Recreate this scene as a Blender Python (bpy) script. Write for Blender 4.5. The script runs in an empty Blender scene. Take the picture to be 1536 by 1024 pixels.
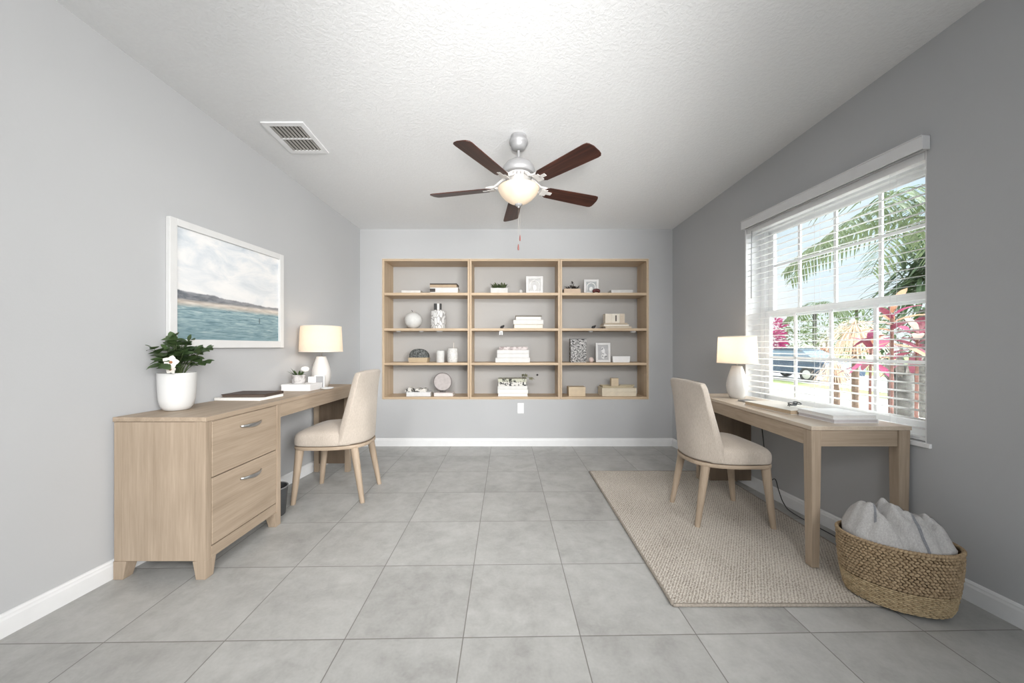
import bpy, math, random
from mathutils import Vector, Matrix, noise
random.seed(7)
PI = math.pi
scn = bpy.context.scene
COL = scn.collection
# ------------------------------------------------------------------ geometry of the room
EYE = 1.116          # camera height
F = 530.0            # focal length in px of a 1536 px wide frame
YB = 3.978           # back wall
def xl(y): return -(2.0941 - .0963 * y)      # left wall surface
def xr(y): return 2.147 - .085 * y           # right wall surface
def zc(y): return 2.44 + .063 * (YB - y)     # ceiling (slightly sloped)
def sx(u, y): return (u - 768) / F * y       # metric x of something seen at u and standing at depth y
def sz(v, y): return EYE + (520 - v) / F * y
NR = Vector((1, .085, 0)).normalized()
def wr(y, z, d=0):                            # point on the right wall, d metres outwards
    return Vector((xr(y), y, z)) + NR * d
NL = Vector((-1, .0963, 0)).normalized()
def wl(y, z, d=0):
    return Vector((xl(y), y, z)) + NL * d

# ------------------------------------------------------------------ mesh builder
class MB:
    def __init__(s): s.v = []; s.f = []; s.mi = []; s.m = 0
    def add(s, vs, fs):
        n = len(s.v); s.v += [Vector(p) for p in vs]
        for f in fs: s.f.append([i + n for i in f]); s.mi.append(s.m)
        return s
    def hexa(s, p):                            # 4 bottom (ccw), 4 top
        return s.add(p, [(3,2,1,0),(4,5,6,7),(0,1,5,4),(1,2,6,5),(2,3,7,6),(3,0,4,7)])
    def box(s, a, b, M=None):
        x0,y0,z0 = a; x1,y1,z1 = b
        p = [Vector(q) for q in ((x0,y0,z0),(x1,y0,z0),(x1,y1,z0),(x0,y1,z0),(x0,y0,z1),(x1,y0,z1),(x1,y1,z1),(x0,y1,z1))]
        if M is not None: p = [M @ q for q in p]
        return s.hexa(p)
    def cbox(s, c, d, rz=0, M=None):
        c = Vector(c); d = Vector(d) / 2
        m = Matrix.Translation(c) @ Matrix.Rotation(rz, 4, 'Z')
        if M is not None: m = Matrix.Translation(c) @ M
        return s.box(-d, d, m)
    def prism(s, poly, z0, z1):
        n = len(poly)
        return s.add([(x,y,z0) for x,y in poly] + [(x,y,z1) for x,y in poly],
            [list(range(n-1,-1,-1)), list(range(n,2*n))] + [(i,(i+1)%n,n+(i+1)%n,n+i) for i in range(n)])
    def loft(s, rings, cap0=True, cap1=True, closed=True):
        n = len(rings[0]); vs = [p for r in rings for p in r]; fs = []
        for k in range(len(rings)-1):
            for i in range(n if closed else n-1):
                j = (i+1) % n
                fs.append((k*n+i, k*n+j, (k+1)*n+j, (k+1)*n+i))
        if cap0: fs.append(list(range(n-1,-1,-1)))
        if cap1: fs.append([len(vs)-n+i for i in range(n)])
        return s.add(vs, fs)
    def lathe(s, prof, c=(0,0,0), n=32, cap0=True, cap1=True, M=None):
        c = Vector(c); rings = []
        for r, z in prof:
            ring = [Vector((r*math.cos(2*PI*i/n), r*math.sin(2*PI*i/n), z)) for i in range(n)]
            if M is not None: ring = [M @ p for p in ring]
            rings.append([p + c for p in ring])
        return s.loft(rings, cap0, cap1)
    def tube(s, pts, r, n=8, caps=True):
        pts = [Vector(p) for p in pts]; rings = []
        up0 = None
        for i, p in enumerate(pts):
            t = (pts[min(i+1,len(pts)-1)] - pts[max(i-1,0)])
            if t.length < 1e-9: t = Vector((0,0,1))
            t.normalize()
            if up0 is None:
                up0 = Vector((0,0,1)) if abs(t.z) < .9 else Vector((1,0,0))
            a = t.cross(up0)
            if a.length < 1e-6: a = t.orthogonal()
            a.normalize(); b = t.cross(a).normalized(); up0 = -b if False else up0
            rr = r[i] if isinstance(r, (list, tuple)) else r
            rings.append([p + (a*math.cos(2*PI*k/n) + b*math.sin(2*PI*k/n))*rr for k in range(n)])
        return s.loft(rings, caps, caps)
    def ell(s, c, r, nu=12, nv=8, M=None):
        c = Vector(c); rx, ry, rz = r if isinstance(r, (tuple, list, Vector)) else (r, r, r)
        vs = [Vector((0,0,-rz))]
        for j in range(1, nv):
            a = -PI/2 + PI*j/nv
            for i in range(nu):
                t = 2*PI*i/nu
                vs.append(Vector((rx*math.cos(a)*math.cos(t), ry*math.cos(a)*math.sin(t), rz*math.sin(a))))
        vs.append(Vector((0,0,rz)))
        if M is not None: vs = [M @ p for p in vs]
        vs = [p + c for p in vs]; fs = []
        for i in range(nu): fs.append((0, 1+(i+1)%nu, 1+i))
        for j in range(nv-2):
            for i in range(nu):
                a = 1+j*nu+i; b = 1+j*nu+(i+1)%nu
                fs.append((a, b, b+nu, a+nu))
        L = len(vs)-1; o = 1+(nv-2)*nu
        for i in range(nu): fs.append((o+i, o+(i+1)%nu, L))
        return s.add(vs, fs)
    def leaf(s, base, d, up, L, W, n=4, droop=0., fold=.15):
        d = Vector(d).normalized(); up = Vector(up); side = d.cross(up)
        if side.length < 1e-5: side = d.orthogonal()
        side.normalize(); nrm = side.cross(d).normalized()
        vs = []; fs = []
        for i in range(n+1):
            t = i/n; w = W*.5*(math.sin(PI*min(1,t*.9+.08))**.8) if i < n else 0.001
            p = Vector(base) + d*L*t + Vector((0,0,-1))*droop*L*t*t
            vs += [p - side*w + nrm*w*fold, p, p + side*w + nrm*w*fold]
        for i in range(n):
            a = i*3
            fs += [(a,a+1,a+4,a+3),(a+1,a+2,a+5,a+4)]
        return s.add(vs, fs)
    def build(s, name, mat, parent=None, bevel=0, smooth=False, seg=2, sub=0, autosm=None):
        me = bpy.data.meshes.new(name)
        off = Vector((0,0,0))
        if parent is not None:
            q = parent
            while q is not None: off += Vector(q.location); q = q.parent
        me.from_pydata([p - off for p in s.v], [], s.f)
        mats = mat if isinstance(mat, (list, tuple)) else [mat]
        for m in mats: me.materials.append(m)
        for p, k in zip(me.polygons, s.mi): p.material_index = min(k, len(mats)-1)
        me.update()
        if smooth:
            for p in me.polygons: p.use_smooth = True
            if autosm:
                try: me.set_sharp_from_angle(angle=autosm)
                except Exception: pass
        o = bpy.data.objects.new(name, me); COL.objects.link(o)
        if parent is not None: o.parent = parent
        if bevel:
            b = o.modifiers.new('bevel', 'BEVEL'); b.width = bevel; b.segments = seg; b.limit_method = 'ANGLE'; b.angle_limit = math.radians(40)
        if sub:
            q = o.modifiers.new('sub', 'SUBSURF'); q.levels = sub; q.render_levels = sub
        return o

def tag(o, label=None, cat=None, group=None, kind=None):
    if label: o['label'] = label
    if cat: o['category'] = cat
    if group: o['group'] = group
    if kind: o['kind'] = kind
    return o
def thing(name, label, cat, loc, group=None):
    o = bpy.data.objects.new(name, None); COL.objects.link(o)
    o.location = loc; o.empty_display_size = .1
    return tag(o, label, cat, group)
def struct(o): o['kind'] = 'structure'; return o

# ------------------------------------------------------------------ materials
def srgb(h):
    if isinstance(h, str):
        c = [int(h[i:i+2], 16)/255 for i in (0,2,4)]
        return [x/12.92 if x <= .04045 else ((x+.055)/1.055)**2.4 for x in c]
    return list(h)
class NT:
    def __init__(s, name):
        s.m = bpy.data.materials.new(name); s.m.use_nodes = True
        s.t = s.m.node_tree; s.n = s.t.nodes; s.b = s.n['Principled BSDF']; s.out = s.n['Material Output']
    def node(s, t, **k):
        n = s.n.new(t)
        for a, b in k.items(): setattr(n, a, b)
        return n
    def link(s, a, b): s.t.links.new(a, b)
    def coord(s, kind='Object', scale=(1,1,1), rot=(0,0,0), loc=(0,0,0)):
        tc = s.node('ShaderNodeTexCoord'); mp = s.node('ShaderNodeMapping')
        mp.inputs['Scale'].default_value = scale; mp.inputs['Rotation'].default_value = rot; mp.inputs['Location'].default_value = loc
        s.link(tc.outputs[kind], mp.inputs['Vector']); return mp.outputs['Vector']
    def noise(s, vec, scale, detail=4, rough=.5, dist=0):
        n = s.node('ShaderNodeTexNoise'); n.inputs['Scale'].default_value = scale; n.inputs['Detail'].default_value = detail
        n.inputs['Roughness'].default_value = rough; n.inputs['Distortion'].default_value = dist
        s.link(vec, n.inputs['Vector']); return n.outputs['Fac']
    def ramp(s, fac, stops):
        r = s.node('ShaderNodeValToRGB'); e = r.color_ramp.elements
        while len(e) < len(stops): e.new(.5)
        for q, (p, c) in zip(e, stops): q.position = p; q.color = (*srgb(c), 1)
        s.link(fac, r.inputs['Fac']); return r.outputs['Color']
    def mix(s, a, b, fac, mode='MIX'):
        n = s.node('ShaderNodeMix', data_type='RGBA', blend_type=mode)
        for k, v in (('A', a), ('B', b)):
            i = [q for q in n.inputs if q.name == k and q.type == 'RGBA'][0]
            if isinstance(v, (list, tuple, str)): i.default_value = (*srgb(v), 1)
            else: s.link(v, i)
        fi = [q for q in n.inputs if q.name == 'Factor' and q.type == 'VALUE'][0]
        if isinstance(fac, (int, float)): fi.default_value = fac
        else: s.link(fac, fi)
        return [q for q in n.outputs if q.type == 'RGBA'][0]
    def math(s, op, a, b=None, c=None):
        n = s.node('ShaderNodeMath', operation=op)
        for i, v in enumerate((a, b, c)):
            if v is None: continue
            if isinstance(v, (int, float)): n.inputs[i].default_value = v
            else: s.link(v, n.inputs[i])
        return n.outputs[0]
    def bump(s, h, strength, dist=.01):
        n = s.node('ShaderNodeBump'); n.inputs['Strength'].default_value = strength; n.inputs['Distance'].default_value = dist
        s.link(h, n.inputs['Height']); s.link(n.outputs['Normal'], s.b.inputs['Normal']); return n
    def color(s, c):
        if isinstance(c, (list, tuple, str)): s.b.inputs['Base Color'].default_value = (*srgb(c), 1)
        else: s.link(c, s.b.inputs['Base Color'])
    def set(s, **k):
        for a, v in k.items(): s.b.inputs[a.replace('_', ' ')].default_value = v
        return s
def plain(name, c, rough=.5, metal=0, var=.06, scale=18, bump=0, spec=.4):
    t = NT(name); c = srgb(c); v = t.coord()
    n = t.noise(v, scale, 3)
    t.color(t.ramp(n, [(.3, [x*(1-var) for x in c]), (.7, [min(1, x*(1+var)) for x in c])]))
    t.set(Roughness=rough, Metallic=metal, Specular_IOR_Level=spec)
    if bump: t.bump(t.noise(v, scale*8, 3), bump, .002)
    return t.m
def wood(name, dark, light, axis, rough=.5):
    t = NT(name)
    sc = [22., 22., 22.]; sc[axis] = 1.3
    sf = [170., 170., 170.]; sf[axis] = 5.
    a = t.noise(t.coord(scale=sc), 1, 5, .6, .35)
    b = t.noise(t.coord(scale=sf), 1, 3, .6)
    w = t.noise(t.coord(scale=(2.2,2.2,2.2)), 1, 2)
    k = t.math('ADD', t.math('MULTIPLY', a, .5), t.math('ADD', t.math('MULTIPLY', b, .33), t.math('MULTIPLY', w, .2)))
    t.color(t.ramp(k, [(.36, dark), (.66, light)]))
    t.set(Roughness=rough, Specular_IOR_Level=.35); t.bump(b, .06, .002)
    return t.m
DW, LW = (.285,.220,.158), (.440,.348,.262)
W_X = wood('oak_along_depth', DW, LW, 0); W_Y = wood('oak_along_length', DW, LW, 1); W_Z = wood('oak_upright', DW, LW, 2)
SD, SL = (.43,.32,.215), (.60,.465,.325)
S_X = wood('shelf_oak_long', SD, SL, 0); S_Z = wood('shelf_oak_upright', SD, SL, 2)
DK_Z = wood('oak_shaded_panel', (.13,.095,.065), (.19,.14,.10), 2)  # oak with shade put into its colour, for the desk end panels

def wall_mat(name, c, bump=.12):
    t = NT(name); v = t.coord()
    n = t.noise(v, 1.3, 2)
    c = srgb(c); t.color(t.ramp(n, [(.3, [x*.975 for x in c]), (.7, [x*1.025 for x in c])]))
    t.set(Roughness=.85, Specular_IOR_Level=.2)
    t.bump(t.noise(v, 90, 3, .6), bump, .003); return t.m
M_WALL = wall_mat('grey_wall_paint', (.445,.450,.458))
M_NICHE = wall_mat('grey_niche_paint', (.45,.442,.432))
def ceil_mat():
    t = NT('knockdown_ceiling'); v = t.coord()
    n = t.noise(v, 60, 4, .55, .4)
    k = t.ramp(n, [(.42, (0,0,0)), (.58, (1,1,1))])
    t.color(t.mix((.71,.715,.72), (.78,.785,.79), n)); t.set(Roughness=.9, Specular_IOR_Level=.15)
    t.bump(k, .2, .005); return t.m
M_CEIL = ceil_mat()
def tile_mat():
    t = NT('grey_porcelain_tile')
    P = .4515
    v = t.coord(rot=(0,0,-.0172))
    sep = t.node('ShaderNodeSeparateXYZ'); t.link(v, sep.inputs[0])
    # grid lines through x=-0.233 at the back wall, y=1.360
    gx = t.math('DIVIDE', t.math('ADD', sep.outputs[0], .2327 - .0172*YB), P)
    gy = t.math('DIVIDE', t.math('SUBTRACT', sep.outputs[1], 1.3598), P)
    def edge(g):
        f = t.math('FRACT', t.math('ADD', g, 100.))
        return t.math('MULTIPLY', t.math('MINIMUM', f, t.math('SUBTRACT', 1., f)), P)
    d = t.math('MINIMUM', edge(gx), edge(gy))
    gm = t.math('SMOOTH_MIN', t.math('DIVIDE', d, .0030), 1., .2)
    cell = t.node('ShaderNodeCombineXYZ')
    t.link(t.math('FLOOR', gx), cell.inputs[0]); t.link(t.math('FLOOR', gy), cell.inputs[1])
    wn = t.node('ShaderNodeTexWhiteNoise'); t.link(cell.outputs[0], wn.inputs['Vector'])
    va = t.node('ShaderNodeVectorMath', operation='MULTIPLY_ADD'); t.link(wn.outputs['Color'], va.inputs[0]); va.inputs[1].default_value = (9,9,9); t.link(v, va.inputs[2])
    n1 = t.noise(va.outputs[0], 3.2, 6, .62, .5); n2 = t.noise(va.outputs[0], 14, 5, .65, .4); n3 = t.noise(va.outputs[0], 90, 2)
    k = t.math('ADD', t.math('MULTIPLY', n1, .55), t.math('ADD', t.math('MULTIPLY', n2, .33), t.math('MULTIPLY', n3, .12)))
    base = t.ramp(k, [(.34, (.30,.297,.285)), (.5, (.395,.393,.380)), (.66, (.475,.473,.46))])
    tone = t.math('ADD', .96, t.math('MULTIPLY', wn.outputs['Value'], .08))
    br = t.mix(base, (1,1,1), 0.0)
    hs = t.node('ShaderNodeHueSaturation'); t.link(br, hs.inputs['Color']); t.link(tone, hs.inputs['Value'])
    t.color(t.mix((.13,.12,.105), hs.outputs['Color'], gm))
    t.set(Roughness=.42, Specular_IOR_Level=.35)
    hh = t.math('ADD', t.math('MULTIPLY', gm, .6), t.math('MULTIPLY', n2, .12))
    t.bump(hh, .25, .004); return t.m
M_TILE = tile_mat()
M_WHITE = plain('white_trim_paint', (.78,.78,.785), .45, var=.02)
M_VALANCE = plain('white_valance_paint', (.66,.66,.665), .5, var=.02)
M_VINYL = plain('white_vinyl', (.85,.85,.85), .4, var=.02)
M_BASE = plain('baseboard_white', (.72,.725,.73), .45, var=.02)
def slat_mat():
    t = NT('white_blind_slat'); t.color(t.ramp(t.noise(t.coord(), 20, 2), [(.3,(.86,.86,.86)),(.7,(.92,.92,.92))])); t.set(Roughness=.4)
    tr = t.node('ShaderNodeBsdfTranslucent'); tr.inputs['Color'].default_value = (.95,.95,.94,1)
    mx = t.node('ShaderNodeMixShader'); mx.inputs[0].default_value = .6
    t.link(t.b.outputs[0], mx.inputs[1]); t.link(tr.outputs[0], mx.inputs[2]); t.link(mx.outputs[0], t.out.inputs[0]); return t.m
M_SLAT = slat_mat()
def glass_mat():
    t = NT('window_glass')
    tr = t.node('ShaderNodeBsdfTransparent'); tr.inputs['Color'].default_value = (.97,.985,.98,1)
    gl = t.node('ShaderNodeBsdfGlossy'); gl.inputs['Roughness'].default_value = .02
    fr = t.node('ShaderNodeFresnel'); fr.inputs['IOR'].default_value = 1.25
    mx = t.node('ShaderNodeMixShader'); t.link(fr.outputs[0], mx.inputs[0])
    t.link(tr.outputs[0], mx.inputs[1]); t.link(gl.outputs[0], mx.inputs[2]); t.link(mx.outputs[0], t.out.inputs[0]); return t.m
M_GLASS = glass_mat()
def fabric(name, a, b, scale=420):
    t = NT(name); v = t.coord()
    n = t.noise(v, scale, 2, .6); m = t.noise(v, 5, 3)
    wv = t.noise(t.coord(scale=(1,1,.15)), scale*.7, 2)
    k = t.math('ADD', t.math('MULTIPLY', n, .4), t.math('ADD', t.math('MULTIPLY', wv, .35), t.math('MULTIPLY', m, .25)))
    t.color(t.ramp(k, [(.36, a), (.64, b)])); t.set(Roughness=.95, Specular_IOR_Level=.12)
    try: t.b.inputs['Sheen Weight'].default_value = .15
    except Exception: pass
    t.bump(n, .25, .002); return t.m
M_LINEN = fabric('beige_linen', (.375,.325,.275), (.53,.47,.41))
def shade_mat(name, e):
    t = NT(name); v = t.coord(scale=(1,1,.2))
    n = t.noise(v, 260, 2)
    t.color(t.ramp(n, [(.3,(.80,.72,.63)),(.7,(.88,.80,.71))])); t.set(Roughness=.9)
    tr = t.node('ShaderNodeBsdfTranslucent'); tr.inputs['Color'].default_value = (.9,.78,.64,1)
    mx = t.node('ShaderNodeMixShader'); mx.inputs[0].default_value = .5
    t.link(t.b.outputs[0], mx.inputs[1]); t.link(tr.outputs[0], mx.inputs[2]); t.link(mx.outputs[0], t.out.inputs[0]); return t.m
M_SHADE = shade_mat('warm_linen_shade', 1)
M_CERAM = plain('white_glazed_ceramic', (.64,.64,.635), .22, var=.03, scale=6)
M_CERAM2 = plain('cream_ceramic_lamp', (.62,.60,.575), .28, var=.03, scale=6)
M_MATTE = plain('matte_white_plaster', (.60,.595,.58), .7, var=.05, scale=30, bump=.1)
M_STEEL = plain('brushed_nickel', (.52,.52,.52), .32, 1, var=.05, scale=60)
M_NICKEL = plain('satin_grey_metal', (.36,.36,.365), .5, .35, var=.04)
M_BLACK = plain('black_plastic', (.022,.022,.024), .4, var=.1)
M_DKGREY = plain('dark_grey_plastic', (.06,.062,.065), .45, var=.1)
M_FANWHITE = plain('fan_white_enamel', (.62,.60,.58), .35, var=.02)

def blade_mat():
    t = NT('reddish_walnut_blade'); 
    a = t.noise(t.coord(scale=(2,40,40)), 1, 5, .6, .5)
    t.color(t.ramp(a, [(.35,(.020,.006,.004)),(.5,(.042,.012,.007)),(.68,(.085,.026,.015))])); t.set(Roughness=.38, Specular_IOR_Level=.4); return t.m
M_BLADE = blade_mat()

# ------------------------------------------------------------------ room shell
YR = -5.0
def slab_poly(name, pts, n, th, mat):
    m = MB(); k = len(pts); pts = [Vector(p) for p in pts]
    m.add(pts + [p + Vector(n)*th for p in pts], [list(range(k)), list(range(2*k-1, k-1, -1))] + [((i+1)%k, i, k+i, k+(i+1)%k) for i in range(k)])
    return struct(m.build(name, mat))
slab_poly('floor', [(-2.9,YR,0),(2.9,YR,0),(2.9,4.4,0),(-2.9,4.4,0)], (0,0,-1), .2, M_TILE)
slab_poly('ceiling', [(-2.9,4.4,zc(4.4)),(2.9,4.4,zc(4.4)),(2.9,YR,zc(YR)),(-2.9,YR,zc(YR))], (0,0,1), .15, M_CEIL)
m = MB()
m.hexa([wl(YR,0,.12), wl(YR,0), wl(YB,0), wl(YB,0,.12), wl(YR,zc(YR)+.02,.12), wl(YR,zc(YR)+.02), wl(YB,zc(YB)+.02), wl(YB,zc(YB)+.02,.12)])
struct(m.build('wall_left', M_WALL))
# right wall with the window opening
WY0, WY1, WZ0, WZ1 = 1.706, 2.880, .647, 2.075
TH = .22
m = MB()
def wseg(y0, y1, z0a, z1a, z1b):
    m.hexa([wr(y0,z0a), wr(y0,z0a,TH), wr(y1,z0a,TH), wr(y1,z0a), wr(y0,z1a), wr(y0,z1a,TH), wr(y1,z1b,TH), wr(y1,z1b)])
wseg(YR, WY0, 0, zc(YR)+.02, zc(WY0)+.02)
wseg(WY1, 4.25, 0, zc(WY1)+.02, zc(4.25)+.02)
wseg(WY0, WY1, 0, WZ0, WZ0)
wseg(WY0, WY1, WZ1, zc(WY0)+.02, zc(WY1)+.02)
struct(m.build('wall_right', M_WALL))
# back wall with the shelf niche
NX0, NX1, NZ0, NZ1, NYB = -1.4585, 1.5360, .528, 2.1035, 4.272
m = MB()
for a, b in (((-2.2,YB,0),(NX0,NYB+.04,2.5)), ((NX1,YB,0),(2.3,NYB+.04,2.5)), ((NX0,YB,0),(NX1,NYB+.04,NZ0)), ((NX0,YB,NZ1),(NX1,NYB+.04,2.5))): m.box(a, b)
m.m = 1; m.box((NX0,NYB,NZ0),(NX1,NYB+.04,NZ1))
struct(m.build('wall_back', [M_WALL, M_NICHE]))
# baseboards
def bb_profile(pt0, pt1, nrm, name):
    m = MB(); n = Vector(nrm).normalized()
    prof = [(0,0),(.014,0),(.014,.066),(.011,.075),(.011,.081),(.006,.088),(0,.090)]
    r0 = [Vector(pt0) + n*d + Vector((0,0,z)) for d, z in prof]; r1 = [Vector(pt1) + n*d + Vector((0,0,z)) for d, z in prof]
    m.loft([r0, r1]); return struct(m.build(name, M_BASE))
bb_profile((xl(YB),YB,0), (xr(YB),YB,0), (0,-1,0), 'baseboard_back')
bb_profile(wl(YR,0), wl(YB,0), -NL, 'baseboard_left')
bb_profile(wr(YB,0), wr(YR,0), -NR, 'baseboard_right')

# ------------------------------------------------------------------ window_1
def whex(m, y0, y1, z0, z1, d0, d1):
    return m.hexa([wr(y0,z0,d0), wr(y0,z0,d1), wr(y1,z0,d1), wr(y1,z0,d0), wr(y0,z1,d0), wr(y0,z1,d1), wr(y1,z1,d1), wr(y1,z1,d0)])
win = bpy.data.objects.new('window_1', None); COL.objects.link(win); win.location = wr(2.29, WZ0); struct(win)
m = MB()
J = .008
whex(m, WY0-.001, WY0+J, WZ0, WZ1, .004, TH); whex(m, WY1-J, WY1+.001, WZ0, WZ1, -.002, TH)
whex(m, WY0, WY1, WZ1-J, WZ1, .0, TH)
m.build('window_jamb', M_WHITE, win)
m = MB(); whex(m, WY0-.02, WY1+.02, WZ0-.018, WZ0+.004, -.012, .17); m.build('window_sill', M_WHITE, win, bevel=.003)
GY0, GY1 = 1.78, 2.835
m = MB()
for (a, b, c, d) in ((WY0,GY0,WZ0,WZ1),(GY1,WY1,WZ0,WZ1),(GY0,GY1,WZ0,WZ0+.05),(GY0,GY1,WZ1-.035,WZ1)): whex(m, a, b, c, d, .125, .20)
m.build('window_frame', M_VINYL, win, bevel=.003)
RAIL = 1.372
def sash(z0, z1, d, tag_):
    m = MB(); q = .026
    for (a, b, c, e) in ((GY0,GY0+q,z0,z1),(GY1-.045,GY1,z0,z1),(GY0,GY1,z0,z0+.045),(GY0,GY1,z1-.04,z1)): whex(m, a, b, c, e, d, d+.03)
    sh = m.build('window_sash', M_VINYL, win, bevel=.003)
    m = MB(); ys = [GY0 + (GY1-GY0)*k/4 for k in (1,2,3)]
    for y in ys: whex(m, y-.009, y+.009, z0+.03, z1-.03, d+.009, d+.021)
    zm = (z0+z1)/2 + (.055 if tag_ else -.01)
    whex(m, GY0+.01, GY1-.01, zm-.009, zm+.009, d+.009, d+.021)
    m.build('window_grille', M_VINYL, sh)
    m = MB(); whex(m, GY0+.01, GY1-.01, z0+.02, z1-.02, d+.013, d+.017); m.build('window_glass', M_GLASS, sh)
sash(WZ0+.04, RAIL+.03, .130, 0)
sash(RAIL-.025, WZ1-.02, .163, 1)

# ------------------------------------------------------------------ blind
VZ0, VZ1 = 2.062, 2.130
bl = thing('window_blind', 'white horizontal slat blind hanging open over the window on the right wall', 'blind', wr(2.29, WZ0))
m = MB(); whex(m, 1.690, 2.872, VZ0, VZ1, -.045, -.036)
whex(m, 1.690, 1.698, VZ0, VZ1, -.036, -.002); whex(m, 2.864, 2.872, VZ0, VZ1, -.036, -.002)
whex(m, 1.690, 2.872, VZ1-.007, VZ1, -.050, -.002)
m.build('valance', M_VALANCE, bl, bevel=.002)
m = MB(); whex(m, WY0+.012, WY1-.012, WZ1-.048, WZ1-.010, .006, .05); m.build('head_rail', M_WHITE, bl)
m = MB(); z = WZ1 - .075
zs = []
while z > WZ0 + .045:
    zs.append(z); a, b = .012, .042; y0, y1 = WY0+.012, WY1-.012
    tl = .004
    m.hexa([wr(y0,z-tl,a), wr(y0,z+tl*0,b), wr(y1,z,b), wr(y1,z-tl,a), wr(y0,z+.0028-tl,a), wr(y0,z+.0028,b), wr(y1,z+.0028,b), wr(y1,z+.0028-tl,a)])
    z -= .0444
m.build('slats', M_SLAT, bl)
m = MB(); whex(m, WY0+.012, WY1-.012, WZ0+.010, WZ0+.026, .010, .046); m.build('bottom_rail', M_WHITE, bl, bevel=.003)
for y in (WY0+.16, 2.29, WY1-.16):
    m = MB()
    for d in (.0085, .0475): m.tube([wr(y, WZ0+.02, d), wr(y, WZ1-.03, d)], .0008, 5)
    m.build('ladder_cord', M_WHITE, bl)
m = MB(); m.tube([wr(WY1-.075, WZ1-.04, -.006), wr(WY1-.073, 1.50, -.008)], .0035, 6); m.build('tilt_wand', plain('clear_grey_wand', (.45,.45,.46), .3), bl, smooth=True)

# ------------------------------------------------------------------ bookcases in the niche
SZ = [(2.080, 2.1015), (1.695, 1.725), (1.297, 1.324), (.910, .938), (.530, .553)]
UX = [-1.4575, -.4766, .5404, 1.5350]
unit_labels = ['left bay of the light oak built-in shelving, beside the corner with the left wall',
               'middle bay of the light oak built-in shelving, above the white wall outlet',
               'right bay of the light oak built-in shelving, nearest the window wall']
FY = YB - .008
for k in range(3):
    x0, x1 = UX[k] + .0012, UX[k+1] - .0012
    t = thing('bookcase', unit_labels[k], 'bookcase', ((x0+x1)/2, FY, .53), 'built-in shelving bays on the back wall')
    for a, b in ((x0, x0+.0215), (x1-.0215, x1)):
        MB().box((a, FY, .530), (b, NYB-.001, 2.1015)).build('side_panel', S_Z, t, bevel=.0015)
    for i, (z0, z1) in enumerate(SZ):
        yy = FY if i in (0, 4) else FY + .003
        MB().box((x0+.0216, yy, z0), (x1-.0216, NYB-.001, z1)).build('top_panel' if i == 0 else 'bottom_panel' if i == 4 else 'shelf', S_X, t, bevel=.0015)
# slim edge trim round the niche
m = MB(); e = .006
for a, b in (((NX0-e,YB-.004,NZ0-e),(NX0,YB+.002,NZ1+e)), ((NX1,YB-.004,NZ0-e),(NX1+e,YB+.002,NZ1+e)), ((NX0,YB-.004,NZ0-e),(NX1,YB+.002,NZ0)), ((NX0,YB-.004,NZ1),(NX1,YB+.002,NZ1+e))): m.box(a, b)
struct(m.build('trim_1', plain('pale_wood_edge', (.62,.56,.48), .6)))

Z1S, Z2S, Z3S, Z4S = 1.7256, 1.3246, .9386, .5536
PX = lambda u, y=4.06: sx(u, y)
MC = {}
def pm(c, rough=.6, **k):
    key = (tuple(srgb(c)), rough)
    if key not in MC: MC[key] = plain('book_cloth' if rough == .6 else 'painted_surface', c, rough, **k)
    return MC[key]
M_PAGE = plain('paper_edges', (.74,.70,.63), .8, var=.08, scale=140)
M_PAGEW = plain('white_paper_edges', (.80,.79,.77), .8, var=.05, scale=140)
CREAM, WHT, TAN, DKB, GRY = (.58,.51,.41), (.64,.63,.61), (.50,.40,.29), (.05,.042,.038), (.45,.44,.43)
def book(u0, u1, z, h, label, col=WHT, spine=True, y0=4.0, d=.17, group=None, skew=0, page=None, patt=None):
    """a book lying flat, long side (spine or fore edge) to the room"""
    ym = y0 + .01
    x0, x1 = sx(u0, ym), sx(u1, ym); w = x1 - x0
    t = thing('book', label, 'book', ((x0+x1)/2, y0 + d/2, z), group)
    t.rotation_euler.z = skew
    th = min(.004, h*.2); L = t.location
    m = MB(); m.box((x0,y0,z),(x1,y0+d,z+th)); m.box((x0,y0,z+h-th),(x1,y0+d,z+h))
    if spine: m.box((x0,y0,z+th),(x1,y0+th,z+h-th))
    else: m.box((x0,y0+d-th,z+th),(x1,y0+d,z+h-th))
    m.build('cover', patt or pm(col), t, bevel=min(.0022,h*.12), seg=1)
    e = .007
    a, b = (y0+th, y0+d-e) if spine else (y0+e, y0+d-th)
    MB().box((x0+e, a, z+th), (x1-e, b, z+h-th)).build('pages', page or M_PAGE, t)
    return t
G1 = 'books stacked on the top shelf of the left bay'
book(602.5, 631, Z1S, .031, 'thin white book lying alone on the top shelf of the left bay', WHT)
b = book(645, 687, Z1S, .062, 'thick white book with a dark label block, bottom of the left bay top-shelf stack', WHT, group=G1)
MB().box((sx(645,4.0)-.001, 3.9985, Z1S+.012), (sx(653,4.0), 3.9995, Z1S+.05)).build('spine_label', pm(DKB), b)
book(645, 685, Z1S+.062, .033, 'tan book in the middle of the top-shelf stack of the left bay', (.42,.32,.22), group=G1)
book(645, 685.5, Z1S+.095, .013, 'slim black book on top of the top-shelf stack of the left bay', DKB, group=G1)

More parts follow.
